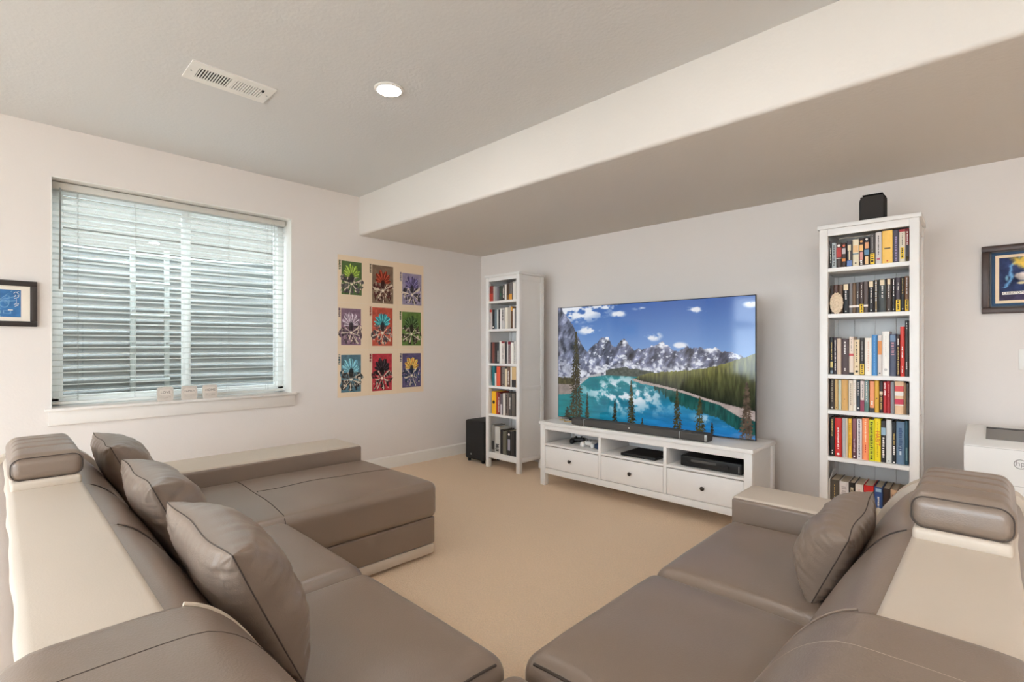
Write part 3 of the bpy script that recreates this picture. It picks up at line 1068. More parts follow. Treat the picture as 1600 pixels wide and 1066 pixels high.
K, Wt, G, Rd = M_ink_k, M_ink_w, M_ink_g, M_ink_r
YEL, CRM = (238, 196, 40), (226, 206, 172)
ROWS_R = [
    # (left, right, height) in the measuring frame of the crop: 1350 units = inner width, 0.36 mm per unit of height
    [(118, 150, 430, (34, 32, 34), 'thin black book', [('marks', .2, .8, Wt, .5)]), (155, 235, 425, (178, 184, 186), 'pale grey-blue paperback', [('marks', .1, .9, K, .25)]),
     (238, 332, 418, (64, 48, 42), 'brown book with red label', [('band', .42, .8, (176, 48, 40)), ('dot', .88, .3, Wt), ('band', .36, .39, (226, 214, 200))]),
     (336, 415, 405, (58, 36, 34), 'dark red-brown paperback', [('band', .55, .78, (190, 176, 176), .8), ('band', .25, .36, (214, 130, 60), .8), ('dot', .88, .32, mat('cover_dot', srgb(214, 110, 80), .6))]),
     (428, 522, 430, (62, 56, 62), 'dark grey book with blue foot', [('band', .03, .24, (96, 122, 178)), ('band', .62, .84, CRM, .6), ('band', .26, .6, CRM, .25)]),
     (533, 640, 440, (226, 214, 186), 'cream paperback', [('band', .52, .78, (228, 186, 132), .8), ('band', .44, .48, (110, 130, 140)), ('dot', .12, .14, K)]),
     (645, 725, 448, (56, 38, 34), 'dark brown paperback', [('band', .54, .76, (232, 180, 110), .8), ('band', .22, .5, (214, 150, 140), .6), ('marks', .04, .2, Wt, .6), ('dot', .88, .3, mat('cover_dot2', srgb(224, 160, 90), .6))]),
     (730, 818, 455, (36, 34, 40), 'black paperback with orange panels', [('band', .60, .82, (228, 160, 110), .75), ('band', .38, .56, (90, 130, 160), .95), ('band', .04, .32, (232, 194, 140), .65), ('dot', .93, .25, Wt)]),
     (828, 915, 500, (74, 68, 68), 'dark grey book with yellow sticker', [('band', .03, .36, YEL, .85), ('marks', .05, .34, K, .5), ('marks', .4, .95, Wt, .12)]),
     (922, 1026, 512, (206, 198, 194), 'pale grey-pink book', [('marks', .3, .9, K, .16), ('band', .14, .2, (190, 90, 110), .5)]),
     (1035, 1205, 530, (242, 194, 96), 'thick golden yellow book', [('band', .44, .48, (110, 90, 50), .6), ('dot', .08, .08, Rd)]),
     (1210, 1308, 512, (76, 70, 84), 'dark purple-grey book', [('marks', .06, .8, mat('lilac_print', srgb(150, 136, 176), .7), .34)]),
     (1312, 1408, 540, (222, 210, 190), 'cream book with red head', [('band', .93, 1.0, (170, 40, 44), 1.0), ('band', .1, .45, YEL, .6), ('marks', .12, .43, K, .3), ('marks', .5, .88, K, .12)]),
     (1412, 1464, 565, (140, 36, 40), 'thin dark red book', [('band', .0, .5, (44, 40, 44)), ('band', .03, .16, YEL, .8), ('marks', .5, .9, Wt, .4)])],
    [(118, 180, 492, (62, 46, 42), 'dark brown book behind the medallion', []), (182, 256, 494, (92, 62, 54), 'reddish brown book behind the medallion', []), (260, 338, 492, (104, 78, 60), 'mid brown book behind the medallion', []),
     (345, 450, 500, (36, 34, 36), 'black book with cream cross emblem', [('band', .78, .98, CRM, .8), ('marks', .46, .76, Wt, .3), ('dot', .08, .12, Wt)]),
     (455, 515, 505, (116, 110, 110), 'grey book with white band', [('band', .20, .265, (226, 216, 208), 1.0)]), (516, 578, 508, (112, 84, 58), 'brown and gold book', [('band', .20, .265, (226, 216, 208), 1.0)]),
     (580, 636, 510, (82, 76, 76), 'slate grey book with white band', [('band', .20, .265, (226, 216, 208), 1.0), ('marks', .5, .7, Wt, .2)]),
     (638, 710, 512, (74, 56, 54), 'dark brown book with yellow sticker', [('band', .02, .29, YEL, .9), ('marks', .04, .27, K, .5), ('marks', .45, .9, Wt, .14)]),
     (712, 788, 514, (92, 78, 74), 'brown-grey book with white band', [('band', .20, .265, (226, 216, 208), 1.0)]),
     (796, 880, 520, (34, 30, 32), 'black book with cream head', [('band', .8, .98, CRM, .8), ('marks', .3, .78, Wt, .22), ('dot', .08, .14, Wt)]),
     (884, 962, 525, (40, 34, 34), 'black book with gold edge', [('band', .0, 1.0, (186, 150, 90), .22), ('marks', .35, .95, Wt, .3), ('dot', .08, .12, Wt)]),
     (966, 1088, 530, (58, 62, 60), 'thick grey-green book', [('band', .82, .98, CRM, .6), ('marks', .42, .8, Wt, .22)]),
     (1092, 1182, 535, (70, 54, 46), 'dark brown book with cream lettering', [('band', .82, .98, CRM, .5), ('marks', .42, .8, Wt, .2), ('dot', .08, .12, Wt)]),
     (1186, 1240, 538, (40, 36, 36), 'narrow black book', [('marks', .45, .95, Wt, .4), ('dot', .08, .2, Wt)]),
     (1244, 1326, 540, (78, 66, 72), 'purple-grey book with yellow sticker', [('band', .02, .36, YEL, .85), ('marks', .04, .34, K, .4), ('marks', .6, .85, Wt, .12)]),
     (1330, 1388, 545, (36, 34, 34), 'narrow black book with gold print', [('marks', .5, .95, G, .3), ('dot', .08, .2, Wt)]),
     (1391, 1458, 550, (126, 88, 64), 'tan-brown book with yellow sticker', [('band', .02, .34, YEL, .8), ('marks', .04, .32, K, .4), ('marks', .5, .95, Wt, .2)])],
    [(116, 186, 620, (34, 34, 36), 'black book with gold print', [('marks', .36, .86, G, .35), ('band', .18, .34, (206, 182, 110), .6), ('band', .02, .1, (130, 140, 150), .6)]),
     (188, 246, 618, (62, 50, 58), 'dark plum book', [('marks', .06, .92, Wt, .4)]), (250, 326, 600, (208, 184, 164), 'tan book', []),
     (330, 464, 590, (76, 58, 58), 'thick dark brown book', [('marks', .55, .92, Wt, .2), ('marks', .06, .18, Wt, .2)]),
     (470, 550, 622, (232, 212, 196), 'cream book with red band', [('band', .5, .56, (196, 80, 80), 1.0), ('band', 0, .06, (40, 36, 36), 1.0), ('marks', .6, .94, K, .14)]),
     (555, 652, 572, (228, 206, 170), 'sand book with dark letters', [('marks', .36, .94, K, .2), ('dot', .1, .26, K), ('dot', .24, .2, mat('tan_print', srgb(150, 120, 90), .7))]),
     (656, 736, 605, (50, 46, 44), 'black book with yellow foot', [('band', .02, .3, (228, 190, 60), .9), ('marks', .05, .28, K, .4), ('marks', .36, .9, mat('grey_print2', srgb(130, 126, 122), .7), .4)]),
     (740, 858, 602, (236, 228, 216), 'thick off-white book', [('marks', .1, .9, mat('peach_print', srgb(228, 180, 150), .7), .14)]),
     (862, 952, 650, (70, 132, 188), 'bright blue book', [('marks', .08, .95, mat('paleblue_print', srgb(120, 176, 220), .7), .16)]),
     (960, 1030, 642, (214, 206, 202), 'white book with orange picture', [('band', .52, .86, (214, 138, 72), .95), ('dot', .06, .2, K)]),
     (1035, 1150, 702, (238, 234, 228), 'tall white book with grey emblem', [('dot', .14, .24, mat('grey_emblem', srgb(190, 188, 186), .7)), ('marks', .4, .9, mat('faint_print', srgb(214, 210, 206), .7), .12)]),
     (1155, 1262, 660, (78, 82, 102), 'slate blue book', [('band', .82, .97, (104, 128, 156), .8), ('marks', .5, .8, mat('rose_print', srgb(176, 130, 140), .7), .5)]),
     (1266, 1322, 652, (58, 42, 38), 'dark brown book beside a red one', [('marks', .05, .7, G, .3), ('marks', .75, .9, Wt, .5)]),
     (1326, 1396, 772, (206, 58, 46), 'tall red book', [('marks', .38, .6, Wt, .3), ('marks', .06, .2, Wt, .3)]), (1402, 1456, 866, (56, 52, 50), 'very tall black book', [('marks', .85, .96, Wt, .3), ('marks', .12, .26, Wt, .3)])],
    [(118, 205, 545, (66, 54, 46), 'dark brown book', [('marks', .2, .94, mat('stone_print', srgb(150, 138, 120), .7), .3), ('dot', .06, .2, Wt)]), (210, 270, 548, (194, 160, 104), 'narrow gold-tan book', [('dot', .07, .15, K)]),
     (276, 326, 552, (224, 228, 214), 'narrow white-green book', [('band', 0, 1, (110, 140, 110), .2)]), (330, 446, 560, (206, 160, 94), 'thick caramel book', [('dot', .36, .08, K)]),
     (458, 538, 565, (230, 214, 192), 'cream book with small print', [('marks', .15, .9, mat('taupe_print', srgb(140, 120, 104), .7), .2)]), (540, 596, 530, (234, 226, 214), 'short white book', [('marks', .2, .9, mat('peach_print2', srgb(226, 190, 170), .7), .2)]),
     (600, 660, 572, (46, 56, 66), 'dark navy book', [('marks', .5, .94, Wt, .2), ('dot', .1, .3, Wt)]), (664, 732, 572, (226, 210, 204), 'pink and maroon book', [('band', 0, .37, (140, 50, 74), 1.0), ('marks', .45, .9, K, .14)]),
     (736, 806, 590, (128, 148, 146), 'grey-teal book', [('band', 0, .3, (84, 116, 108), 1.0), ('marks', .35, .95, Wt, .25)]), (826, 906, 580, (232, 152, 110), 'salmon book with black foot', [('band', 0, .14, (48, 42, 44), 1.0), ('marks', .2, .36, Wt, .4)]),
     (910, 982, 592, (216, 168, 58), 'mustard book', [('dot', .44, .16, K)]), (986, 1050, 585, (52, 38, 34), 'dark brown book with cream square', [('band', .58, .68, CRM, .8), ('marks', .1, .56, G, .5)]),
     (1054, 1106, 592, (186, 44, 46), 'narrow bright red book', [('marks', .56, .96, Wt, .5)]), (1107, 1168, 594, (166, 34, 40), 'deep red book', [('marks', .5, .9, mat('pink_print', srgb(220, 130, 120), .7), .2)]),
     (1172, 1232, 580, (136, 136, 140), 'mid grey book', []), (1238, 1380, 600, (222, 184, 146), 'thick tan book with red bands', [('band', .7, .86, (206, 72, 70), 1.0), ('band', .56, .68, (230, 222, 214), 1.0), ('band', .3, .46, (190, 44, 70), 1.0), ('band', .26, .29, (230, 222, 214), 1.0)]),
     (1384, 1420, 490, (150, 112, 74), 'short brown book', []), (1421, 1458, 480, (72, 62, 52), 'short dark book at the row end', [])],
    [(118, 208, 640, (38, 34, 32), 'thick black book with gold print', [('marks', .5, .96, G, .35), ('marks', .06, .16, Wt, .2)]), (212, 334, 645, (198, 40, 38), 'thick red book with white title', [('marks', .2, .75, Wt, .26), ('dot', .07, .2, Wt)]),
     (344, 408, 650, (186, 184, 184), 'light grey book', [('marks', .4, .96, mat('cool_print', srgb(150, 150, 156), .7), .12)]), (409, 446, 650, (214, 196, 168), 'thin beige book', []), (454, 514, 645, (240, 190, 62), 'amber yellow book', [('marks', .3, .9, mat('ochre_print', srgb(176, 130, 30), .7), .4)]),
     (518, 602, 650, (98, 56, 62), 'maroon book', [('band', .5, 1.0, (136, 88, 96), .6), ('marks', .15, .5, mat('mauve_print', srgb(176, 150, 160), .7), .4), ('dot', .06, .18, Wt)]),
     (606, 692, 655, (226, 220, 222), 'white book with dark letters', [('marks', .06, .97, mat('slate_print', srgb(110, 106, 120), .7), .36)]),
     (696, 808, 675, (250, 152, 100), 'bright orange book', [('marks', .4, .97, mat('peachlight_print', srgb(255, 218, 184), .7), .26), ('marks', .14, .36, Rd, .18)]),
     (812, 902, 660, (206, 206, 44), 'lime yellow book with dark letters', [('marks', .04, .95, mat('olive_print', srgb(84, 92, 24), .7), .55)]),
     (905, 1010, 685, (243, 216, 24), 'bright yellow book with red title', [('text', 'HABIT', .54, 0.030, Rd), ('marks', .7, .92, mat('olive_print2', srgb(170, 140, 20), .7), .12), ('marks', .1, .4, mat('olive_print2', srgb(170, 140, 20), .7), .12)]),
     (1014, 1097, 655, (46, 42, 44), 'black book with blue picture', [('band', .66, .84, (150, 178, 196), .9), ('marks', .1, .6, Wt, .45)]), (1100, 1186, 682, (222, 222, 218), 'tall white book', [('dot', .05, .12, K)]), (1188, 1199, 650, (150, 150, 150), 'very thin grey booklet', []),
     (1200, 1258, 655, (30, 30, 34), 'narrow black book with white title', [('marks', .2, .42, Wt, .5), ('marks', .45, .72, G, .4), ('dot', .03, .3, Wt)]), (1262, 1396, 665, (104, 128, 152), 'thick steel blue book', [('marks', .3, .85, mat('navy_print', srgb(60, 84, 120), .7), .5), ('band', .22, .42, (200, 214, 224), .22)]),
     (1400, 1454, 680, (42, 80, 96), 'dark teal book', [('band', .1, .4, (120, 150, 150), .4)])],
    [(122, 288, 780, (78, 70, 60), 'thick book with grey and orange spine', [('band', 0, .5, (232, 124, 44), 1.0), ('marks', .62, .9, G, .12)]), (295, 460, 775, (222, 212, 206), 'thick pale pinkish book', [('marks', .1, .9, mat('pinkgrey_print', srgb(190, 176, 172), .7), .6)]),
     (465, 575, 780, (48, 40, 34), 'black book with beige label', [('band', .3, .9, (196, 180, 150), .45), ('marks', .35, .85, K, .24)]), (580, 715, 770, (226, 214, 202), 'thick cream book', [('marks', .2, .9, mat('rosepale_print', srgb(224, 190, 180), .7), .3)]),
     (726, 890, 775, (196, 36, 32), 'thick bright red book', [('text', 'LEGACY', .58, 0.040, mat('salmon_print', srgb(244, 160, 130), .7))]), (904, 1040, 772, (46, 76, 132), 'thick navy blue book', [('marks', .3, .8, Wt, .24), ('band', .9, .97, (160, 190, 214), .7)]),
     (1048, 1166, 770, (54, 40, 36), 'thick dark brown book', []), (1172, 1280, 768, (186, 152, 122), 'tan brown book', [('band', .6, .9, (130, 90, 64), .6)]), (1286, 1420, 766, (176, 160, 140), 'thick greige book', [])],
]
U0, U1 = 115, 1464
IX0, IX1 = 0.053, 0.430                  # inner left / right of the right bookcase in its own frame
for r_i, row in enumerate(ROWS_R):
    n = len(row)
    for k, (a, c, h, col, desc, deco) in enumerate(row):
        x0 = IX0 + (IX1 - IX0) * (a - U0) / (U1 - U0)
        x1 = IX0 + (IX1 - IX0) * (c - U0) / (U1 - U0)
        gap = ([1.905] + [q - 0.024 for q in SH_R])[r_i] - SH_R[r_i]
        hh = min(h * 0.00036, gap - 0.005 - 0.006 * ((k * 7) % 5) / 5)
        yf = (0.03 if r_i != 1 else 0.055) + rnd.uniform(0, 0.006)
        place = '%s from left, %s shelf of right bookcase' % (ORD[k], SHELF[r_i])
        book(MR, x0, x1 - 0.0004, SH_R[r_i] + 0.0005, hh, rnd.uniform(0.13, 0.15) if r_i < 5 else 0.19, yf, col, desc + ', ' + place, 'books in the right bookcase', deco)

ROWS_L = [
    [(100, 166, 300, (120, 40, 34), 'dark red book', [('band', 0, .5, (186, 66, 50), 1.0)]), (168, 200, 290, (186, 180, 170), 'thin cream-grey book', []), (201, 238, 285, (150, 148, 150), 'light grey book', []), (240, 276, 280, (112, 106, 112), 'purplish grey book', []), (280, 332, 280, (62, 70, 62), 'dark green-grey book', [('band', .3, .5, (50, 96, 66), .5)]),
     (345, 384, 290, (66, 60, 60), 'dark charcoal book', [('marks', .1, .9, Wt, .4)]), (385, 416, 300, (228, 222, 214), 'white book', []), (420, 470, 310, (64, 46, 32), 'dark brown book', [('band', .0, .3, (120, 84, 40), .8)]), (471, 522, 330, (112, 106, 104), 'grey book with orange foot', [('band', 0, .34, (222, 158, 66), .9)]), (530, 582, 340, (226, 222, 214), 'thick white book', [])],
    [(104, 146, 390, (190, 176, 172), 'pale book with red head', [('band', .86, 1.0, (170, 60, 50), 1.0)]), (150, 190, 385, (34, 32, 34), 'black book', [('dot', .1, .3, Wt)]), (191, 232, 385, (104, 118, 126), 'blue-grey book', []), (234, 264, 380, (206, 204, 200), 'pale grey book', []), (265, 290, 380, (34, 32, 34), 'narrow black book', []),
     (294, 328, 400, (234, 230, 224), 'white book', []), (329, 382, 400, (196, 190, 188), 'grey-white book with black marks', [('marks', .4, .9, K, .4)]), (385, 440, 410, (230, 222, 208), 'thick cream book', []), (441, 500, 410, (178, 170, 158), 'greige book', []), (501, 528, 420, (108, 76, 48), 'brown and orange book', [('band', .8, 1.0, (226, 164, 70), 1.0)]), (530, 560, 380, (232, 226, 218), 'narrow white book', []), (564, 588, 380, (120, 116, 114), 'narrow grey book', [])],
    [(126, 150, 370, (62, 42, 38), 'dark brown book', []), (151, 190, 370, (124, 66, 56), 'rust brown book', []), (191, 235, 368, (46, 38, 38), 'black-brown book', []), (236, 266, 362, (70, 72, 74), 'charcoal and white book', [('band', .1, .6, (206, 204, 200), .5)]), (270, 308, 390, (234, 230, 224), 'white book', []), (310, 358, 385, (220, 210, 202), 'white book with red head', [('band', .92, 1.0, (140, 40, 50), 1.0), ('marks', .2, .8, K, .2)]), (360, 386, 380, (44, 40, 42), 'narrow black book', []), (387, 412, 385, (206, 202, 198), 'pale grey book', []), (413, 452, 380, (140, 120, 120), 'grey-rose book', [('band', .88, 1.0, (130, 34, 50), 1.0), ('marks', .1, .8, K, .4)]), (455, 496, 365, (234, 230, 222), 'thick white book', []), (499, 530, 380, (206, 200, 194), 'off-white book', [('marks', .1, .9, K, .2)])],
    [(104, 146, 340, (66, 132, 132), 'teal book with black panel', [('band', .2, .8, (36, 38, 40), .9), ('band', .0, .18, (224, 228, 226), .9)]), (148, 194, 345, (44, 112, 120), 'deep teal book', []), (196, 218, 225, (228, 222, 214), 'short thin white book', []), (220, 280, 350, (222, 92, 62), 'orange-red book', []), (282, 306, 340, (70, 40, 36), 'dark brown book', []), (310, 354, 345, (124, 116, 110), 'grey book', [('dot', .66, .14, K), ('dot', .1, .2, K)]), (356, 394, 310, (222, 206, 174), 'cream book', []), (396, 440, 350, (112, 82, 62), 'brown book', [('marks', .1, .8, Wt, .3)]), (444, 464, 345, (232, 226, 216), 'thin white book', []), (466, 528, 345, (216, 182, 130), 'tan book with black foot', [('band', 0, .36, (50, 46, 46), 1.0)])],
    [(86, 114, 310, (206, 200, 206), 'pale lilac-grey book', []), (117, 167, 315, (244, 184, 34), 'bright yellow book', [('dot', .52, .3, K)]), (170, 190, 310, (170, 66, 44), 'rust red book', []), (191, 216, 300, (120, 40, 40), 'dark red book', [('marks', .1, .8, Wt, .4)]), (217, 246, 290, (96, 86, 92), 'white and black book', [('band', 0, .5, (206, 202, 204), .6)]), (249, 274, 300, (220, 212, 202), 'cream-white book', []), (276, 316, 305, (120, 106, 98), 'brown-grey book', [('marks', .1, .9, K, .3)]), (319, 350, 310, (76, 72, 68), 'dark grey book', [('marks', .3, .8, Wt, .3)]), (353, 386, 310, (98, 92, 86), 'grey-brown book', [])],
    [(112, 150, 380, (130, 126, 122), 'tall grey book', [('band', .1, .42, (44, 42, 42), .8)]), (156, 214, 365, (202, 200, 194), 'large pale grey book', [('marks', .05, .35, K, .8)]), (219, 249, 330, (42, 38, 38), 'tall black book', []), (251, 290, 320, (104, 102, 88), 'olive grey book', []), (294, 346, 330, (40, 38, 38), 'black book with lilac label', [('band', .2, .66, (156, 154, 168), .5), ('dot', .86, .2, Wt)]), (349, 371, 330, (56, 52, 50), 'narrow charcoal book', []), (373, 400, 345, (34, 32, 32), 'narrow black book', [])],
]
ROW_L_U = [(80, 592), (80, 592), (95, 535), (95, 535), (80, 402), (80, 402)]
ROW_L_S = [0.00052, 0.00052, 0.00058, 0.00058, 0.00073, 0.00073]
LX0, LX1 = 0.036, 0.424
for r_i, row in enumerate(ROWS_L):
    u0, u1 = ROW_L_U[r_i]
    for k, (a, c, h, col, desc, deco) in enumerate(row):
        x0 = max(0.0475, LX0 + (LX1 - LX0) * (a - u0) / (u1 - u0))
        x1 = LX0 + (LX1 - LX0) * (c - u0) / (u1 - u0)
        top = (([1.9] + SH_L)[r_i]) - SH_L[r_i] - 0.03
        book(ML, x0, x1 - 0.0005, SH_L[r_i] + 0.0005, min(h * ROW_L_S[r_i], top), rnd.uniform(0.14, 0.17), (0.013 if x0 > 0.05 and x1 < 0.44 else 0.046) + rnd.uniform(0, 0.006), col,
             desc + ', %s from left, %s shelf of left bookcase' % (ORD[k], SHELF[r_i]), 'books in the left bookcase', deco)

# file box at the left of the bottom row, medallion on the second shelf, speaker on top
fx0, fx1 = 0.0505, 0.0535
o = MB().prism([(0.03, 0), (0.21, 0), (0.21, 0.32), (0.16, 0.32), (0.03, 0.275)], 0.0500, 0.0545, 'x').build('file_divider', M_furn, None, False)
tag(o, 'white slanted file divider at the left of the bottom shelf', 'divider')
o.matrix_world = MR @ Matrix.Translation((0, 0, SH_R[5] + 0.0005))

med = thing('carved_medallion', 'round cream carved medallion leaning on the dark books', 'ornament', (0, 0, 0))
poly = []
for k in range(72):
    a = 2 * math.pi * k / 72
    rr_ = 0.0335 * (1 + 0.045 * math.cos(14 * a))
    poly.append((0.0885 + rr_ * math.cos(a), 0.064 + 1.86 * rr_ * math.sin(a)))
MB().prism(poly, 0.022, 0.034, 'y').build('disc', M_stone, med, angle=30)
for k in range(14):
    a = 2 * math.pi * k / 14
    MB().lathe([(0.0058, 0), (0.005, 0.003), (0.002, 0.0045)], (0.0885 + 0.027 * math.cos(a), 0.022, 0.064 + 0.05 * math.sin(a)), (0, -1, 0), 8).build('scallop', M_stone, med)
for (cx_, cz_, ra, a0, a1) in ((0.0885, 0.070, 0.017, 20, 300), (0.088, 0.058, 0.011, -120, 160), (0.078, 0.046, 0.008, 30, 330)):
    MB().tube([(cx_ + ra * math.cos(math.radians(q)), 0.021, cz_ + 1.5 * ra * math.sin(math.radians(q))) for q in np.linspace(a0, a1, 14)], 0.0032, 6).build('scroll', M_stone, med)
med.matrix_world = MR @ Matrix.Translation((-0.0, 0.006, SH_R[1] + 0.0005))

sp = thing('rear_speaker', 'small black speaker standing on top of the right bookcase', 'speaker', (3.915, -0.40, 1.97))
MB().rbox(3.852, 3.985, -0.45, -0.36, 1.972, 2.146, 0.034, 5).build('cabinet', M_matte, sp, angle=60)
MB().rbox(3.862, 3.975, -0.4525, -0.445, 1.985, 2.135, 0.004, 2).build('grille', mat('speaker_mesh', srgb(50, 46, 44), .75, bump=.4, bscale=700), sp)
MB().rbox(3.868, 3.969, -0.436, -0.374, 2.1455, 2.149, 0.0015).build('touch_panel', M_black, sp)

# ------------------------------------------------------------------ media console
SX0, SX1, SY0, SY1, SZ = 1.489, 3.319, -0.655, -0.185, 0.57
con = thing('media_console', 'long white media console with three drawers under the television', 'console', ((SX0 + SX1) / 2, (SY0 + SY1) / 2, 0))
MB().rbox(SX0 - 0.002, SX1 + 0.002, SY0 - 0.002, SY1, SZ - 0.026, SZ, 0.004, 2).build('top', M_furn, con)
pw = 0.052
for x in (SX0 + 0.008, SX1 - pw - 0.008):
    for y in (SY0 + 0.008, SY1 - pw):
        MB().rbox(x, x + pw, y, y + pw, 0, SZ - 0.026, 0.003).build('leg', M_furn, con)
for x in (SX0 + 0.022, SX1 - 0.040):
    MB().box(x, x + 0.018, SY0 + 0.06, SY1 - 0.05, 0.115, SZ - 0.026).build('side_panel', M_furn, con, False)
fy = SY0 + 0.012
ix0, ix1 = SX0 + 0.06, SX1 - 0.06
d1, d2 = 2.128, 2.700
MB().rbox(ix0, ix1, fy, fy + 0.02, 0.500, SZ - 0.026, 0.002).build('top_rail', M_furn, con)
MB().rbox(ix0, ix1, fy, fy + 0.02, 0.108, 0.158, 0.002).build('bottom_rail', M_furn, con)
MB().box(ix0, ix1, fy + 0.02, SY1 - 0.02, 0.120, 0.134).build('bottom_panel', M_furn, con, False)
MB().box(SX0 + 0.03, SX1 - 0.03, SY1 - 0.02, SY1 - 0.012, 0.115, SZ - 0.026).build('back_panel', M_furn, con, False)
for d in (d1, d2):
    MB().rbox(d - 0.0125, d + 0.0125, fy, SY1 - 0.02, 0.158, 0.500, 0.002).build('divider', M_furn, con)
for a, c, kx in ((ix0, d1 - 0.0125, 1.826), (d1 + 0.0125, d2 - 0.0125, 2.406), (d2 + 0.0125, ix1, 2.986)):
    MB().rbox(a, c, fy + 0.001, SY1 - 0.02, 0.358, 0.376, 0.002).build('shelf', M_furn, con)
    dr = MB().rbox(a + 0.003, c - 0.003, fy + 0.002, fy + 0.020, 0.162, 0.352, 0.002).build('drawer', M_furn, con)
    MB().box(a + 0.012, c - 0.012, fy + 0.022, SY1 - 0.06, 0.170, 0.32).build('drawer_box', M_furn, dr, False)
    MB().lathe([(0.006, 0), (0.006, 0.012), (0.0145, 0.018), (0.0155, 0.023), (0.011, 0.027), (0.003, 0.028)], ((a + c) / 2, fy + 0.002, 0.256), (0, -1, 0), 16).build('knob', mat('bronze_knob', srgb(62, 54, 48), 0.35, metal=0.6), dr)

# ------------------------------------------------------------------ television
TX0, TX1, TZ0, TZ1, TY = 1.474, 3.238, 0.582, 1.602, -0.362
tv = thing('television', 'very large thin flat television showing a mountain lake', 'television', ((TX0 + TX1) / 2, -0.34, SZ))
MB().rbox(TX0 - 0.004, TX1 + 0.004, TY + 0.001, TY + 0.014, TZ0 - 0.004, TZ1 + 0.004, 0.002).build('panel', M_black, tv)
MB().rbox(TX0 + 0.25, TX1 - 0.25, TY + 0.013, TY + 0.05, TZ0, TZ0 + 0.55, 0.008).build('rear_housing', M_black, tv)
MB().rbox(TX0 + 0.45, TX1 - 0.45, TY - 0.06, TY + 0.16, SZ + 0.0005, SZ + 0.008, 0.002).build('stand_plate', M_black, tv)
MB().rbox(TX0 + 0.75, TX1 - 0.75, TY + 0.012, TY + 0.06, SZ + 0.006, TZ0 + 0.2, 0.004).build('stand_neck', M_black, tv)


def lerp_line(pts, u):
    p = np.array(pts)
    return np.interp(u, p[:, 0], p[:, 1])


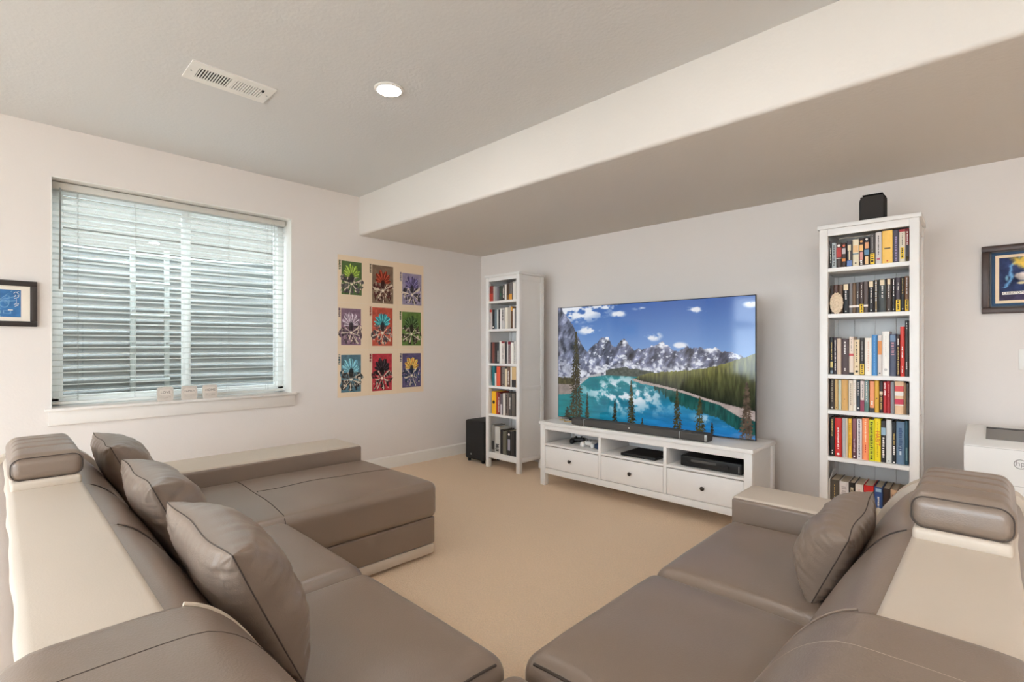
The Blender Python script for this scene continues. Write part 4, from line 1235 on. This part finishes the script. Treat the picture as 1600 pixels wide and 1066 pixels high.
def lake_picture(u, v):
    A = 16 / 9
    x = u * A
    n1 = fbm(x * 9, v * 9, 1, 5)
    n2 = fbm(x * 26, v * 26, 2, 4)
    n3 = fbm(x * 60, v * 60, 3, 3)
    img = np.zeros(u.shape + (3,))

    def put(mask, c):
        nonlocal img
        m = np.clip(mask, 0, 1)[..., None]
        img = img * (1 - m) + np.asarray(c) * m
    # sky
    g = np.clip(v / 0.45, 0, 1)[..., None]
    img = (1 - g) * C8(58, 98, 168) + g * C8(128, 164, 214)
    cn = fbm(x * 14 + 3, v * 26, 41, 5)
    for (cx, cy, rx, ry, am) in ((.12, .03, .24, .13, 1.3), (.30, .01, .09, .05, 1.1), (.37, .08, .055, .035, 1.1), (.555, .275, .055, .045, 1.1), (.685, .345, .045, .03, 1.0), (.755, .08, .06, .035, .9), (.20, .21, .09, .05, .9), (.985, .06, .04, .03, 1.0), (.5, .045, .06, .018, .7)):
        d = np.hypot((u - cx) / rx, (v - cy) / ry)
        put(np.clip((1.0 - d) * 2.0, 0, 1) * np.clip((cn - .52 + .28 * (1 - d)) * 5.5 * am, 0, 1), C8(228, 231, 238))
    # ridge
    ridge = lerp_line([(0, -.1), (.03, .03), (.075, .12), (.11, .21), (.15, .33), (.19, .40), (.24, .34), (.27, .285), (.30, .262), (.315, .27), (.335, .33), (.36, .345), (.385, .30), (.40, .285), (.425, .325), (.455, .375), (.49, .385), (.53, .37), (.57, .345), (.605, .322), (.63, .36), (.655, .395), (.69, .375), (.715, .345), (.74, .37), (.79, .36), (.84, .362), (.88, .385), (.93, .41), (1, .45)], u)
    ridge = ridge + 0.022 * (fbm(x * 22, v * 0, 5, 3) - .5) * 2
    base = lerp_line([(0, .58), (.15, .60), (.25, .57), (.33, .555), (.45, .56), (.6, .55), (1, .5)], u)
    mt = (v > ridge)
    rel = (v - ridge) / np.maximum(base - ridge, .02)
    str_ = fbm(x * 20 + v * 14, v * 7 - x * 9, 8, 5)
    rock = C8(104, 108, 130) * (0.25 + 1.35 * np.clip(str_ * 1.5 - .22, 0, 1.1))[..., None]
    led = fbm(x * 34 - v * 20, v * 46 + x * 10, 14, 4)
    snow = np.clip((str_ * .45 + led * .75 - .68) * 9, 0, 1)
    apron = np.clip((rel - .66 + .6 * (n1 - .5)) * 4, 0, 1) * np.clip((n2 * .6 + led * .6 - .50) * 7, 0, 1)
    dark = u < .115
    put(mt, rock)
    put(mt * np.where(dark, snow * .28, snow), C8(226, 230, 240))
    put(mt * apron * np.where(dark, .5, .9), C8(228, 231, 240))
    for sx, sz in ((.395, .30), (.83, .36), (.30, .27), (.60, .33)):
        put(mt * np.clip((1.1 - np.hypot((u - sx) / .05, (v - sz - .012) / .03)) * 1.5, 0, 1) * np.clip((led - .3) * 4, 0, 1), C8(236, 238, 244))
    # lower woods at the foot of the mountains
    put((v > base - .03 * np.clip(1.1 - np.abs(u - .42) / .12, 0, 1) * (.5 + n2)) * (u > .30) * (u < .56) * (v < .62), C8(86, 92, 84) * (0.6 + .6 * n3)[..., None])
    # lake
    shore_l = lerp_line([(0, .79), (.08, .775), (.14, .70), (.2, .625), (.3, .60), (.5, .60), (1, .60)], u)
    lake = v > shore_l
    gg = np.clip((v - .6) / .4, 0, 1)[..., None]
    gw = np.clip((u - .1) / .5, 0, 1)[..., None]
    wat = C8(24, 122, 128) * (1 - gg * gw) + C8(36, 118, 184) * gg * gw
    wat = wat * (0.86 + 0.3 * fbm(x * 6, v * 40, 9, 3))[..., None]
    put(lake, wat)
    rf = fbm(x * 11 + v * 5, v * 15 - x * 6, 12, 5)
    zone = np.clip(1.25 - np.hypot((u - .40) / .27, (v - .74) / .18), 0, 1) * 1.2
    zone = np.maximum(zone, np.clip(1.2 - np.hypot((u - .87) / .13, (v - .88) / .05), 0, 1))
    put(lake * np.clip(zone, 0, 1) * np.clip((rf - .50) * 9, 0, 1), C8(214, 224, 232))
    put(lake * np.clip(zone, 0, 1) * np.clip((.44 - rf) * 6, 0, 1) * .5, C8(20, 84, 110))
    # left shore and trees
    put((v > .62 + .03 * n2) * (v < .70) * (u < .11), C8(74, 70, 48) * (.5 + n3)[..., None])
    put((v > .70) * (v < shore_l + .01) * (u < .15), C8(150, 138, 132) * (.75 + .4 * n2)[..., None])
    put((v > .565) * (v < shore_l) * (u > .15) * (u < .27) * (v > .64 - (u - .15) * .5), C8(176, 176, 178))
    # right slope forest
    top = lerp_line([(0, 2), (.455, .62), (.52, .575), (.6, .555), (.7, .54), (.8, .515), (.88, .48), (1, .405)], u) - .012 * (fbm(x * 60, v * 0, 21, 2) - .3)
    low = lerp_line([(0, 0), (.455, .615), (.5, .635), (.6, .66), (.7, .69), (.8, .735), (.88, .765), (1, .80)], u)
    tt = np.clip((v - top) / np.maximum(low - top, .01), 0, 1)
    strk = fbm(x * 90, v * 12 + u * 3, 22, 3)
    fcol = (C8(112, 112, 60) * (1 - tt[..., None]) + C8(34, 40, 28) * tt[..., None]) * (0.55 + .95 * strk)[..., None]
    put((v > top) * (v < low), fcol)
    sh = low + .018 + .05 * np.clip((u - .86) / .08, 0, 1)
    put((v >= low) * (v < sh + .008 * n2) * (u > .45), C8(184, 168, 162) * (.8 + .3 * n2)[..., None])
    put((v >= sh) * (v < sh + .085 + .03 * strk) * (u > .50 + .10 * strk + 1.1 * (v - sh)), C8(26, 78, 74) * (.6 + .8 * strk)[..., None])
    # foreground conifers
    for k, (tx, t0, t1, hw, c) in enumerate(((.118, .22, 1.02, .052, (58, 52, 30)), (.188, .76, 1.0, .016, (50, 48, 30)), (.352, .80, 1.0, .017, (48, 46, 30)), (.442, .63, 1.0, .026, (60, 58, 34)), (.50, .93, 1.0, .010, (52, 50, 32)),
                                             (.672, .68, 1.0, .024, (62, 60, 36)), (.775, .73, 1.0, .028, (66, 64, 36)), (.828, .90, 1.0, .010, (52, 50, 32)), (.968, .60, 1.03, .034, (84, 70, 58)), (.06, .9, 1.03, .03, (44, 42, 26)))):
        hgt = np.clip((v - t0) / (t1 - t0), 0, 1)
        tier = 0.55 + 0.45 * np.abs(((v - t0) * 36 + .4 * n1 + k) % 1)
        wd = hw * (0.10 + .90 * hgt ** .85) * tier * (0.75 + .7 * fbm(x * 70, v * 70, 30 + k, 2))
        m = (np.abs(u - tx) < wd) * (v > t0)
        m = m * (fbm(x * 120, v * 120, 50 + k, 2) > .33)
        m = np.maximum(m, (np.abs(u - tx) < .0022) * (v > t0))
        put(m, C8(*c) * (.5 + 1.0 * n3)[..., None])
    return img


M_tv = mat('television_picture', (0, 0, 0), 0.07, 0.5, attr='print', estr=1.0)
_nt = M_tv.node_tree
_p = _nt.nodes['Principled BSDF']
for l in list(_p.inputs['Base Color'].links):
    _nt.links.remove(l)
_p.inputs['Base Color'].default_value = (0.004, 0.004, 0.005, 1)
_p.inputs['Emission Strength'].default_value = 0.75
print_mesh('screen', (TX0 + 0.002, TY, TZ1 - 0.002), (TX1 - TX0 - 0.004, 0, 0), (0, 0, -(TZ1 - TZ0 - 0.004)), 420, 240, lake_picture, M_tv, tv)

# ------------------------------------------------------------------ soundbar, console contents, subwoofer
sb = thing('soundbar', 'long dark grey soundbar on the console before the television', 'soundbar', (2.41, -0.58, SZ))
MB().rbox(1.955, 2.80, -0.624, -0.520, SZ + 0.001, SZ + 0.060, 0.014, 4).build('bar', M_grey, sb, angle=50)
for a, c in ((1.824, 1.951), (2.804, 3.006)):
    MB().rbox(a, c, -0.624, -0.520, SZ + 0.001, SZ + 0.060, 0.014, 4).build('end_speaker', M_grey, sb, angle=50)
for x in (1.953, 2.802):
    MB().rbox(x - 0.0025, x + 0.0025, -0.622, -0.522, SZ + 0.003, SZ + 0.058, 0.002).build('joint_strip', M_silver, sb)
MB().lathe([(0.006, 0), (0.005, 0.002)], (2.39, -0.6235, SZ + 0.034), (0, -1, 0), 12).build('logo_dot', M_ink_w, sb)
MB().rbox(2.985, 3.004, -0.6255, -0.612, SZ + 0.008, SZ + 0.054, 0.003).build('end_trim', M_silver, sb)

cab = MB().tube([(1.60 + 0.30 * q, -0.50 + 0.03 * math.sin(q * 14) - 0.05 * q, SZ + 0.006) for q in np.linspace(0, .6, 22)], 0.005, 6).build('cable', mat('tan_cable', srgb(186, 160, 112), 0.6), None)
tag(cab, 'short tan cable lying on the left end of the console', 'cable')
plug = thing('cable_adapter', 'small black adapter beside the soundbar on the console', 'adapter', (1.74, -0.46, SZ))
MB().rbox(1.66, 1.80, -0.44, -0.395, SZ + 0.001, SZ + 0.024, 0.006, 2).build('body', M_black, plug)
MB().tube([(1.66, -0.418, SZ + 0.012), (1.60, -0.41, SZ + 0.008), (1.55, -0.40, SZ + 0.006)], 0.004, 6).build('lead', M_black, plug)

zs = 0.376
con1 = thing('game_controller', 'black game controller lying in the left console bay', 'controller', (1.78, -0.46, zs), 'game controllers in the console')


def controller(t, cx, cy, ang, m, m2, s=1.0):
    R = Matrix.Translation((cx, cy, zs)) @ Matrix.Rotation(math.radians(ang), 4, 'Z')
    tr = lambda P: [tuple(R @ Vector(p)) for p in P]

    def add(mb):
        mb.v = tr(mb.v)
        return mb
    add(MB().rbox(-0.055 * s, 0.055 * s, -0.022 * s, 0.030 * s, 0.014, 0.052, 0.016, 4)).build('body', m, t, angle=60)
    for q in (-1, 1):
        add(MB().rbox(q * 0.058 * s - 0.020, q * 0.058 * s + 0.020, -0.062 * s, 0.026 * s, 0.0005, 0.048, 0.018, 4)).build('grip', m, t, angle=60)
        add(MB().lathe([(0.007, 0), (0.007, 0.010), (0.010, 0.012), (0.010, 0.015), (0.006, 0.016)], (q * 0.024 * s, -0.010 * s, 0.050), seg=12)).build('thumbstick', m2, t)


controller(con1, 1.775, -0.44, 28, M_black, M_matte)
con2 = thing('game_controller', 'white game controller in the left console bay', 'controller', (1.93, -0.50, zs), 'game controllers in the console')
controller(con2, 1.935, -0.515, 10, mat('white_plastic', srgb(226, 224, 222), .4), mat('grey_plastic', srgb(120, 120, 122), .5), 0.8)
con3 = thing('game_controller', 'dark blue game controller leaning at the left console divider', 'controller', (2.04, -0.46, zs), 'game controllers in the console')
controller(con3, 2.045, -0.50, 75, mat('navy_plastic', srgb(44, 62, 92), .4), M_matte, 0.75)

pad = thing('flat_black_box', 'thin flat black device on the middle console shelf', 'device', (2.42, -0.44, zs))
MB().rbox(2.30, 2.60, -0.60, -0.32, zs + 0.0006, zs + 0.022, 0.004, 2).build('body', M_black, pad)
MB().box(2.315, 2.585, -0.585, -0.335, zs + 0.022, zs + 0.0226).build('lid', M_matte, pad, False)

pl = thing('disc_player', 'black disc player in the right console bay', 'player', (3.0, -0.45, zs))
MB().rbox(2.80, 3.23, -0.60, -0.33, zs + 0.004, zs + 0.078, 0.008, 2).build('case', M_black, pl)
MB().box(2.88, 3.06, -0.6012, -0.599, zs + 0.042, zs + 0.058).build('display', mat('display_grey', srgb(92, 90, 88), .25), pl, False)
MB().box(2.865, 3.07, -0.601, -0.599, zs + 0.024, zs + 0.027).build('tray_line', M_matte, pl, False)
MB().lathe([(0.017, 0), (0.016, 0.008), (0.012, 0.010)], (3.13, -0.60, zs + 0.040), (0, -1, 0), 16).build('dial', M_matte, pl)
for x in (3.09, 2.85):
    MB().rbox(x - 0.006, x + 0.006, -0.604, -0.598, zs + 0.034, zs + 0.046, 0.002).build('button', M_matte, pl)
for x in (2.84, 3.19):
    MB().lathe([(0.012, 0), (0.012, 0.004)], (x, -0.55, zs + 0.0003), seg=10).build('foot', M_matte, pl)
MB().box(3.208, 3.214, -0.6015, -0.598, zs + 0.016, zs + 0.060).build('side_trim', M_silver, pl, False)

sub = thing('subwoofer', 'black box subwoofer standing in the corner on the carpet', 'subwoofer', (0.43, -0.33, 0))
MB().rbox(0.285, 0.575, -0.50, -0.20, 0.030, 0.446, 0.022, 4).build('cabinet', M_matte, sub, angle=60)
for x in (0.32, 0.54):
    for y in (-0.465, -0.24):
        MB().lathe([(0.017, 0.0), (0.020, 0.032)], (x, y, 0.0), seg=12).build('foot', M_black, sub)
MB().lathe([(0.010, 0), (0.009, 0.002), (0.004, 0.0022)], (0.385, -0.5, 0.085), (0, -1, 0), 14).build('badge', M_silver, sub)

# ------------------------------------------------------------------ printer on a white cabinet
PX0, PX1, PY0, PY1 = 4.330, 4.76, -0.615, -0.15
cabn = thing('printer_cabinet', 'low white cabinet under the printer, mostly hidden by the sofa', 'cabinet', (4.55, -0.38, 0))
MB().rbox(PX0 - 0.01, PX1 + 0.05, PY0 + 0.0, PY1 + 0.05, 0.05, 0.50, 0.004).build('body', M_furn, cabn)
dd = MB().rbox(PX0, PX1 + 0.04, PY0 - 0.018, PY0 - 0.0005, 0.07, 0.49, 0.003).build('door', M_furn, cabn)
MB().lathe([(0.006, 0), (0.012, 0.016), (0.012, 0.02)], (PX1, PY0 - 0.018, 0.32), (0, -1, 0), 12).build('knob', M_silver, dd)
MB().rbox(PX0, PX1 + 0.04, PY0 + 0.04, PY1 + 0.02, 0.0, 0.05, 0.003).build('plinth', M_furn, cabn)
prn = thing('printer', 'white desktop printer with a dark paper slot on top', 'printer', (4.55, -0.38, 0.5))
pm = mat('printer_white', srgb(226, 224, 221), 0.45)
poly = [(PY0, 0.502), (PY1, 0.502), (PY1, 0.795), (PY1 - 0.10, 0.797), (PY0 + 0.012, 0.752), (PY0, 0.742)]
body = MB().prism(poly, PX0, PX1, 'x').build('body', pm, prn, angle=40)


def top_z(y):
    return 0.752 + (0.797 - 0.752) * (y - PY0 - 0.012) / (PY1 - 0.10 - PY0 - 0.012)


y0, y1 = PY0 + 0.11, PY0 + 0.30
MB().add([(PX0 + 0.08, y0, top_z(y0) + .001), (PX1 - 0.06, y0, top_z(y0) + .001), (PX1 - 0.06, y1, top_z(y1) + .001), (PX0 + 0.08, y1, top_z(y1) + .001),
          (PX0 + 0.08, y0, top_z(y0) + .004), (PX1 - 0.06, y0, top_z(y0) + .004), (PX1 - 0.06, y1, top_z(y1) + .010), (PX0 + 0.08, y1, top_z(y1) + .010)],
         [(3, 2, 1, 0), (4, 5, 6, 7), (0, 1, 5, 4), (1, 2, 6, 5), (2, 3, 7, 6), (3, 0, 4, 7)]).build('output_tray', mat('tray_grey', srgb(128, 124, 120), .5), prn, False)
MB().rbox(PX0 + 0.08, PX1 - 0.06, y1 - 0.002, y1 + 0.05, top_z(y1), top_z(y1) + 0.013, 0.002).build('paper_slot', M_black, prn)
MB().box(PX0 - 0.0005, PX1 + 0.0005, PY0 - 0.0008, PY0 + 0.001, 0.7365, 0.7385).build('front_joint', mat('joint_grey', srgb(186, 182, 178), .6), prn, False)
MB().box(PX0 - 0.0005, PX1 + 0.0005, PY0 - 0.0008, PY0 + 0.001, 0.562, 0.564).build('front_joint', mat('joint_grey', srgb(186, 182, 178), .6), prn, False)
lg = mat('logo_grey', srgb(150, 147, 144), .5)
MB().tube([(4.533 + 0.022 * math.cos(a), PY0 - 0.001, 0.672 + 0.022 * math.sin(a)) for a in np.linspace(0, 2 * math.pi, 25)], 0.0018, 5, False).build('emblem_ring', lg, prn)
text_obj('lettering', 'hp', 0.034, lg, face_y(4.533, PY0 - 0.0012, 0.674), prn)

# ------------------------------------------------------------------ framed pictures
pic = thing('framed_print', 'dark framed blue line print hanging left of the window', 'picture', (0, -4.10, 1.37))
Y0, Y1, Z0, Z1 = -4.34, -3.876, 1.368, 1.657
fw = 0.033
for (a, c, d, e) in ((Y0, Y1, Z0, Z0 + fw), (Y0, Y1, Z1 - fw, Z1), (Y0, Y0 + fw, Z0 + fw, Z1 - fw), (Y1 - fw, Y1, Z0 + fw, Z1 - fw)):
    MB().rbox(0.001, 0.024, a, c, d, e, 0.003).build('frame_bar', M_frameD, pic)
MB().box(0.001, 0.009, Y0 + fw, Y1 - fw, Z0 + fw, Z1 - fw).build('mat_board', M_mat, pic, False)
px0, px1, pz0, pz1 = Y0 + fw + 0.045, Y1 - fw - 0.042, Z0 + fw + 0.026, Z1 - fw - 0.026


def blue_print(u, v):
    A = 2.0
    n = fbm(u * 10, v * 6, 4, 4)
    img = C8(66, 116, 168) * (0.82 + .34 * n)[..., None]
    line = np.zeros_like(u)
    for k in range(9):                    # loose construction lines, circles and boxes
        cx, cy, r_ = 0.12 + 0.16 * (k % 5), 0.3 + 0.22 * (k // 3), 0.05 + 0.03 * (k % 3)
        line = np.maximum(line, np.exp(-((np.hypot((u - cx) * A, v - cy) - r_ * 1.6) / .014) ** 2))
    for k in range(7):
        a = 0.6 * k + .3
        line = np.maximum(line, np.exp(-(((u - .5) * A * math.sin(a) + (v - .5) * math.cos(a) - .18 * math.sin(5 * k)) / .010) ** 2) * (fbm(u * 5 + k, v * 5, 60 + k, 2) > .5))
    line = np.maximum(line, np.exp(-((v - .70) / .008) ** 2) * (u < .72))
    for (bx, by, bw, bh_) in ((.80, .28, .03, .05), (.80, .44, .03, .06), (.80, .82, .05, .05), (.66, .83, .05, .05)):
        d = np.maximum(np.abs(u - bx) / bw, np.abs(v - by) / bh_)
        line = np.maximum(line, np.exp(-((d - 1) / .16) ** 2))
    m = np.clip(line, 0, 1)[..., None] * .55
    return img * (1 - m) + C8(176, 206, 226) * m


print_mesh('print', (0.0098, px0, pz1), (0, px1 - px0, 0), (0, 0, -(pz1 - pz0)), 150, 80, blue_print, M_print, pic)
# vertical lettering, character under character
for ch, z in (('\u30d9', 1.578), ('\u30b8', 1.553), ('\uff5c', 1.528), ('\u30bf', 1.503)):
    text_obj('lettering', ch, 0.030, M_ink_w, face_x(0.0104, px1 - 0.020, z), pic, align='CENTER')
MB().box(0.0098, 0.0104, px1 - 0.058, px1 - 0.036, 1.468, 1.474).build('signature_mark', M_ink_w, pic, False)

pic2 = thing('framed_print', 'walnut framed print with blue mat hanging above the printer', 'picture', (4.62, 0, 1.43))
X0, X1, Z0, Z1 = 4.386, 4.800, 1.433, 1.827
fw = 0.034
for (a, c, d, e) in ((X0, X1, Z0, Z0 + fw), (X0, X1, Z1 - fw, Z1), (X0, X0 + fw, Z0 + fw, Z1 - fw), (X1 - fw, X1, Z0 + fw, Z1 - fw)):
    MB().rbox(a, c, -0.028, -0.001, d, e, 0.004).build('frame_bar', M_frameB, pic2)
    ins = 0.012
for (a, c, d, e) in ((X0 + fw - .002, X1 - fw + .002, Z0 + fw - .002, Z0 + fw + .008), (X0 + fw - .002, X1 - fw + .002, Z1 - fw - .008, Z1 - fw + .002), (X0 + fw - .002, X0 + fw + .008, Z0 + fw, Z1 - fw), (X1 - fw - .008, X1 - fw + .002, Z0 + fw, Z1 - fw)):
    MB().box(a, c, -0.020, -0.002, d, e).build('frame_lip', M_frameD, pic2, False)
MB().box(X0 + fw, X1 - fw, -0.008, -0.001, Z0 + fw, Z1 - fw).build('blue_mat', M_blue, pic2, False)
i1 = 0.058
MB().box(X0 + i1, X1 - i1, -0.0095, -0.007, Z0 + i1, Z1 - i1).build('cream_mat', M_paper, pic2, False)
i2 = 0.074


def night_print(u, v):
    n = fbm(u * 7, v * 6, 6, 4)
    img = C8(52, 62, 96) * (0.6 + .8 * n)[..., None]
    w = np.clip(1 - np.abs((u - .20) + (v - .30) * .30 + .16 * (n - .5)) / .04, 0, 1) * (v < .7)
    img = img * (1 - w[..., None]) + C8(120, 176, 224) * w[..., None]
    for cx, cy, rx, ry, c in ((.46, .10, .26, .20, (236, 200, 96)), (.44, .46, .20, .11, (214, 202, 196)), (.46, .60, .2, .035, (230, 214, 170)), (.12, .48, .04, .09, (140, 190, 220))):
        d = np.hypot((u - cx) / rx, (v - cy) / ry)
        m = np.clip((1.1 - d + .9 * (fbm(u * 9, v * 9, 9, 3) - .5)) * 2.2, 0, 1)[..., None]
        img = img * (1 - m) + C8(*c) * m * (.72 + .5 * n[..., None])+ img * 0
    low = (v > .8)[..., None] * .7
    img = img * (1 - low) + C8(84, 70, 92) * low * (.6 + .7 * n[..., None])
    return img


print_mesh('print', (X0 + i2, -0.0098, Z1 - i2), (X1 - X0 - 2 * i2, 0, 0), (0, 0, -(Z1 - Z0 - 2 * i2)), 120, 80, night_print, M_print, pic2)
MB().box(X0 + 0.087, X1 - 0.09, -0.0106, -0.0096, 1.540, 1.557).build('name_band', M_ink_w, pic2, False)
text_obj('lettering', 'CHRISTOPHER', 0.0185, M_ink_k, face_y(X0 + 0.090, -0.0108, 1.5485), pic2, align='LEFT', sx=0.92)

# ------------------------------------------------------------------ nine posters on the window wall
PY_, PZ_ = (-1.826, -0.846), (0.756, 2.110)
pwid, phei = (PY_[1] - PY_[0]) / 3, (PZ_[1] - PZ_[0]) / 3
POST = [  # panel box (u0, u1, v0, v1), panel colour, flame colour, shard colour, words
    ((.12, .76, .12, .83), (84, 110, 60), (142, 178, 62), (92, 82, 88), 'green panel'), ((.10, .85, .12, .97), (132, 106, 84), (160, 56, 34), (96, 44, 40), 'brown panel and red flames'), ((.18, .92, .22, .96), (152, 138, 166), (104, 92, 140), (70, 62, 74), 'lilac panel'),
    ((.10, .74, .12, .90), (136, 104, 124), (178, 152, 170), (98, 80, 88), 'mauve panel'), ((.10, .82, .06, .92), (200, 82, 60), (60, 160, 172), (84, 76, 80), 'red-orange panel and teal flames'), ((.16, .90, .12, .91), (98, 128, 58), (70, 96, 50), (70, 60, 48), 'leaf green panel'),
    ((.10, .74, .10, .90), (84, 122, 136), (108, 176, 198), (70, 66, 64), 'steel blue panel'), ((.10, .80, .08, .92), (196, 52, 62), (52, 40, 44), (58, 40, 44), 'crimson panel'), ((.18, .90, .08, .88), (96, 84, 124), (230, 164, 70), (60, 74, 104), 'violet panel and amber flames'),
]


def poster_fn(panel, pc, fc, sc, seed):
    u0, u1, v0, v1 = panel

    def fn(u, v):
        n = fbm(u * 12, v * 16, seed, 4)
        img = np.ones(u.shape + (3,)) * C8(238, 212, 178)
        inside = (u > u0) * (u < u1) * (v > v0) * (v < v1)

        def put(m, c):
            nonlocal img
            m = np.clip(m, 0, 1)[..., None]
            img = img * (1 - m) + np.asarray(c) * m
        put(inside, C8(*pc) * (.82 + .36 * n)[..., None])
        uc = (u0 + u1) / 2
        cx, cy = uc, v0 + .66 * (v1 - v0)
        a = np.arctan2((v - cy) * 1.38, u - cx)
        d = np.hypot(u - cx, (v - cy) * 1.38)
        # shards: a ragged mass of dark angular wedges, then uneven pale rays
        q = fbm(u * 9 + seed * 3.1, v * 9, seed + 11, 3)
        k1 = np.sin(a * 6 + seed + 4 * q) + .8 * np.sin(a * 10 + seed * 2.1)
        body = (d < .36 + .10 * (q - .5) + .04 * np.sin(a * 5 + seed)) * (v > v0 + .36 * (v1 - v0)) * (v < v1 - .03) * (d > .07)
        put(body * (k1 > -.7), C8(*sc) * (.35 + 1.1 * n)[..., None])
        put(body * np.clip((fbm(u * 30, v * 24, seed + 20, 3) - .58) * 9, 0, 1), C8(*pc) * 1.15)
        put(body * np.clip((fbm(u * 26 + 7, v * 20, seed + 30, 3) - .64) * 9, 0, 1), C8(236, 216, 186))
        wv = np.sin(a * 7 + seed * 1.3 + 1.5 * np.sin(a * 2 + seed))
        rays = np.clip((wv - .80) * 9, 0, 1) * (d > .05) * (d < .30 + .1 * np.sin(a * 3 + seed)) * (v > v0 + .3 * (v1 - v0))
        put(rays * inside * .85, C8(240, 222, 194))
        put(np.clip((.06 + .03 * (q - .5) - d) * 40, 0, 1), C8(240, 224, 200))
        # plume of tongues in the upper half
        fx, fy = uc, v0 + .46 * (v1 - v0)
        b = np.arctan2(u - fx, (fy - v) * 1.38)
        e = np.hypot(u - fx, (v - fy) * 1.38)
        lim = .40 * (.66 + .20 * np.abs(np.sin(b * 6 + seed)) + .22 * fbm(b * 6 + 9, b * 0 + seed, seed + 40, 2)) * np.clip(1.2 - np.abs(b) / 2.6, 0, 1)
        tong = (e < lim) * (np.abs(b) < 1.6)
        put(tong, C8(*fc) * (.35 + .55 * np.abs(np.sin(b * 11 + seed + 3 * q)) + .45 * n)[..., None])
        put(tong * np.clip((np.sin(b * 15 + seed + 2 * q) - .8) * 6, 0, 1) * (e > .07), np.clip(C8(*fc) * 1.5 + .08, 0, 1))
        put(np.clip((.10 + .05 * (q - .5) - np.hypot((u - fx) * 1.1, (v - fy - .02) * .8)) * 30, 0, 1) * .85, C8(*sc) * .55)
        # narrow tag with small strokes beside the panel
        tg = (u > u0 - .085) * (u < u0 - .025) * (v > v0 - .01) * (v < v0 + .20)
        put(tg, C8(*pc) * .75)
        put(tg * (np.sin(v * 190) > .2) * (fbm(u * 60, v * 60, seed + 5, 2) > .45), C8(226, 206, 176))
        grey = img.mean(-1, keepdims=True)
        return grey + (img - grey) * .84
    return fn


ROWN = ['top', 'middle', 'bottom']
COLN = ['left', 'centre', 'right']
for k, (panel, pc, fc, sc_, words) in enumerate(POST):
    i, j = k // 3, k % 3
    y0 = PY_[0] + pwid * j
    z1 = PZ_[1] - phei * i
    t = thing('poster', 'cream poster with %s, %s row %s of the poster block' % (words, ROWN[i], COLN[j]), 'poster', (0.0, y0 + pwid / 2, z1 - phei), 'block of nine posters')
    dx = 0.0005 + 0.0004 * ((i + j) % 2)
    MB().box(dx, dx + 0.0012, y0 + 0.0006, y0 + pwid - 0.0006, z1 - phei + 0.0008, z1 - 0.0008).build('sheet', M_paper, t, False)
    print_mesh('print', (dx + 0.0016, y0 + 0.002, z1 - 0.002), (0, pwid - 0.004, 0), (0, 0, -(phei - 0.004)), 84, 116, poster_fn(panel, pc, fc, sc_, k + 2), M_print, t)
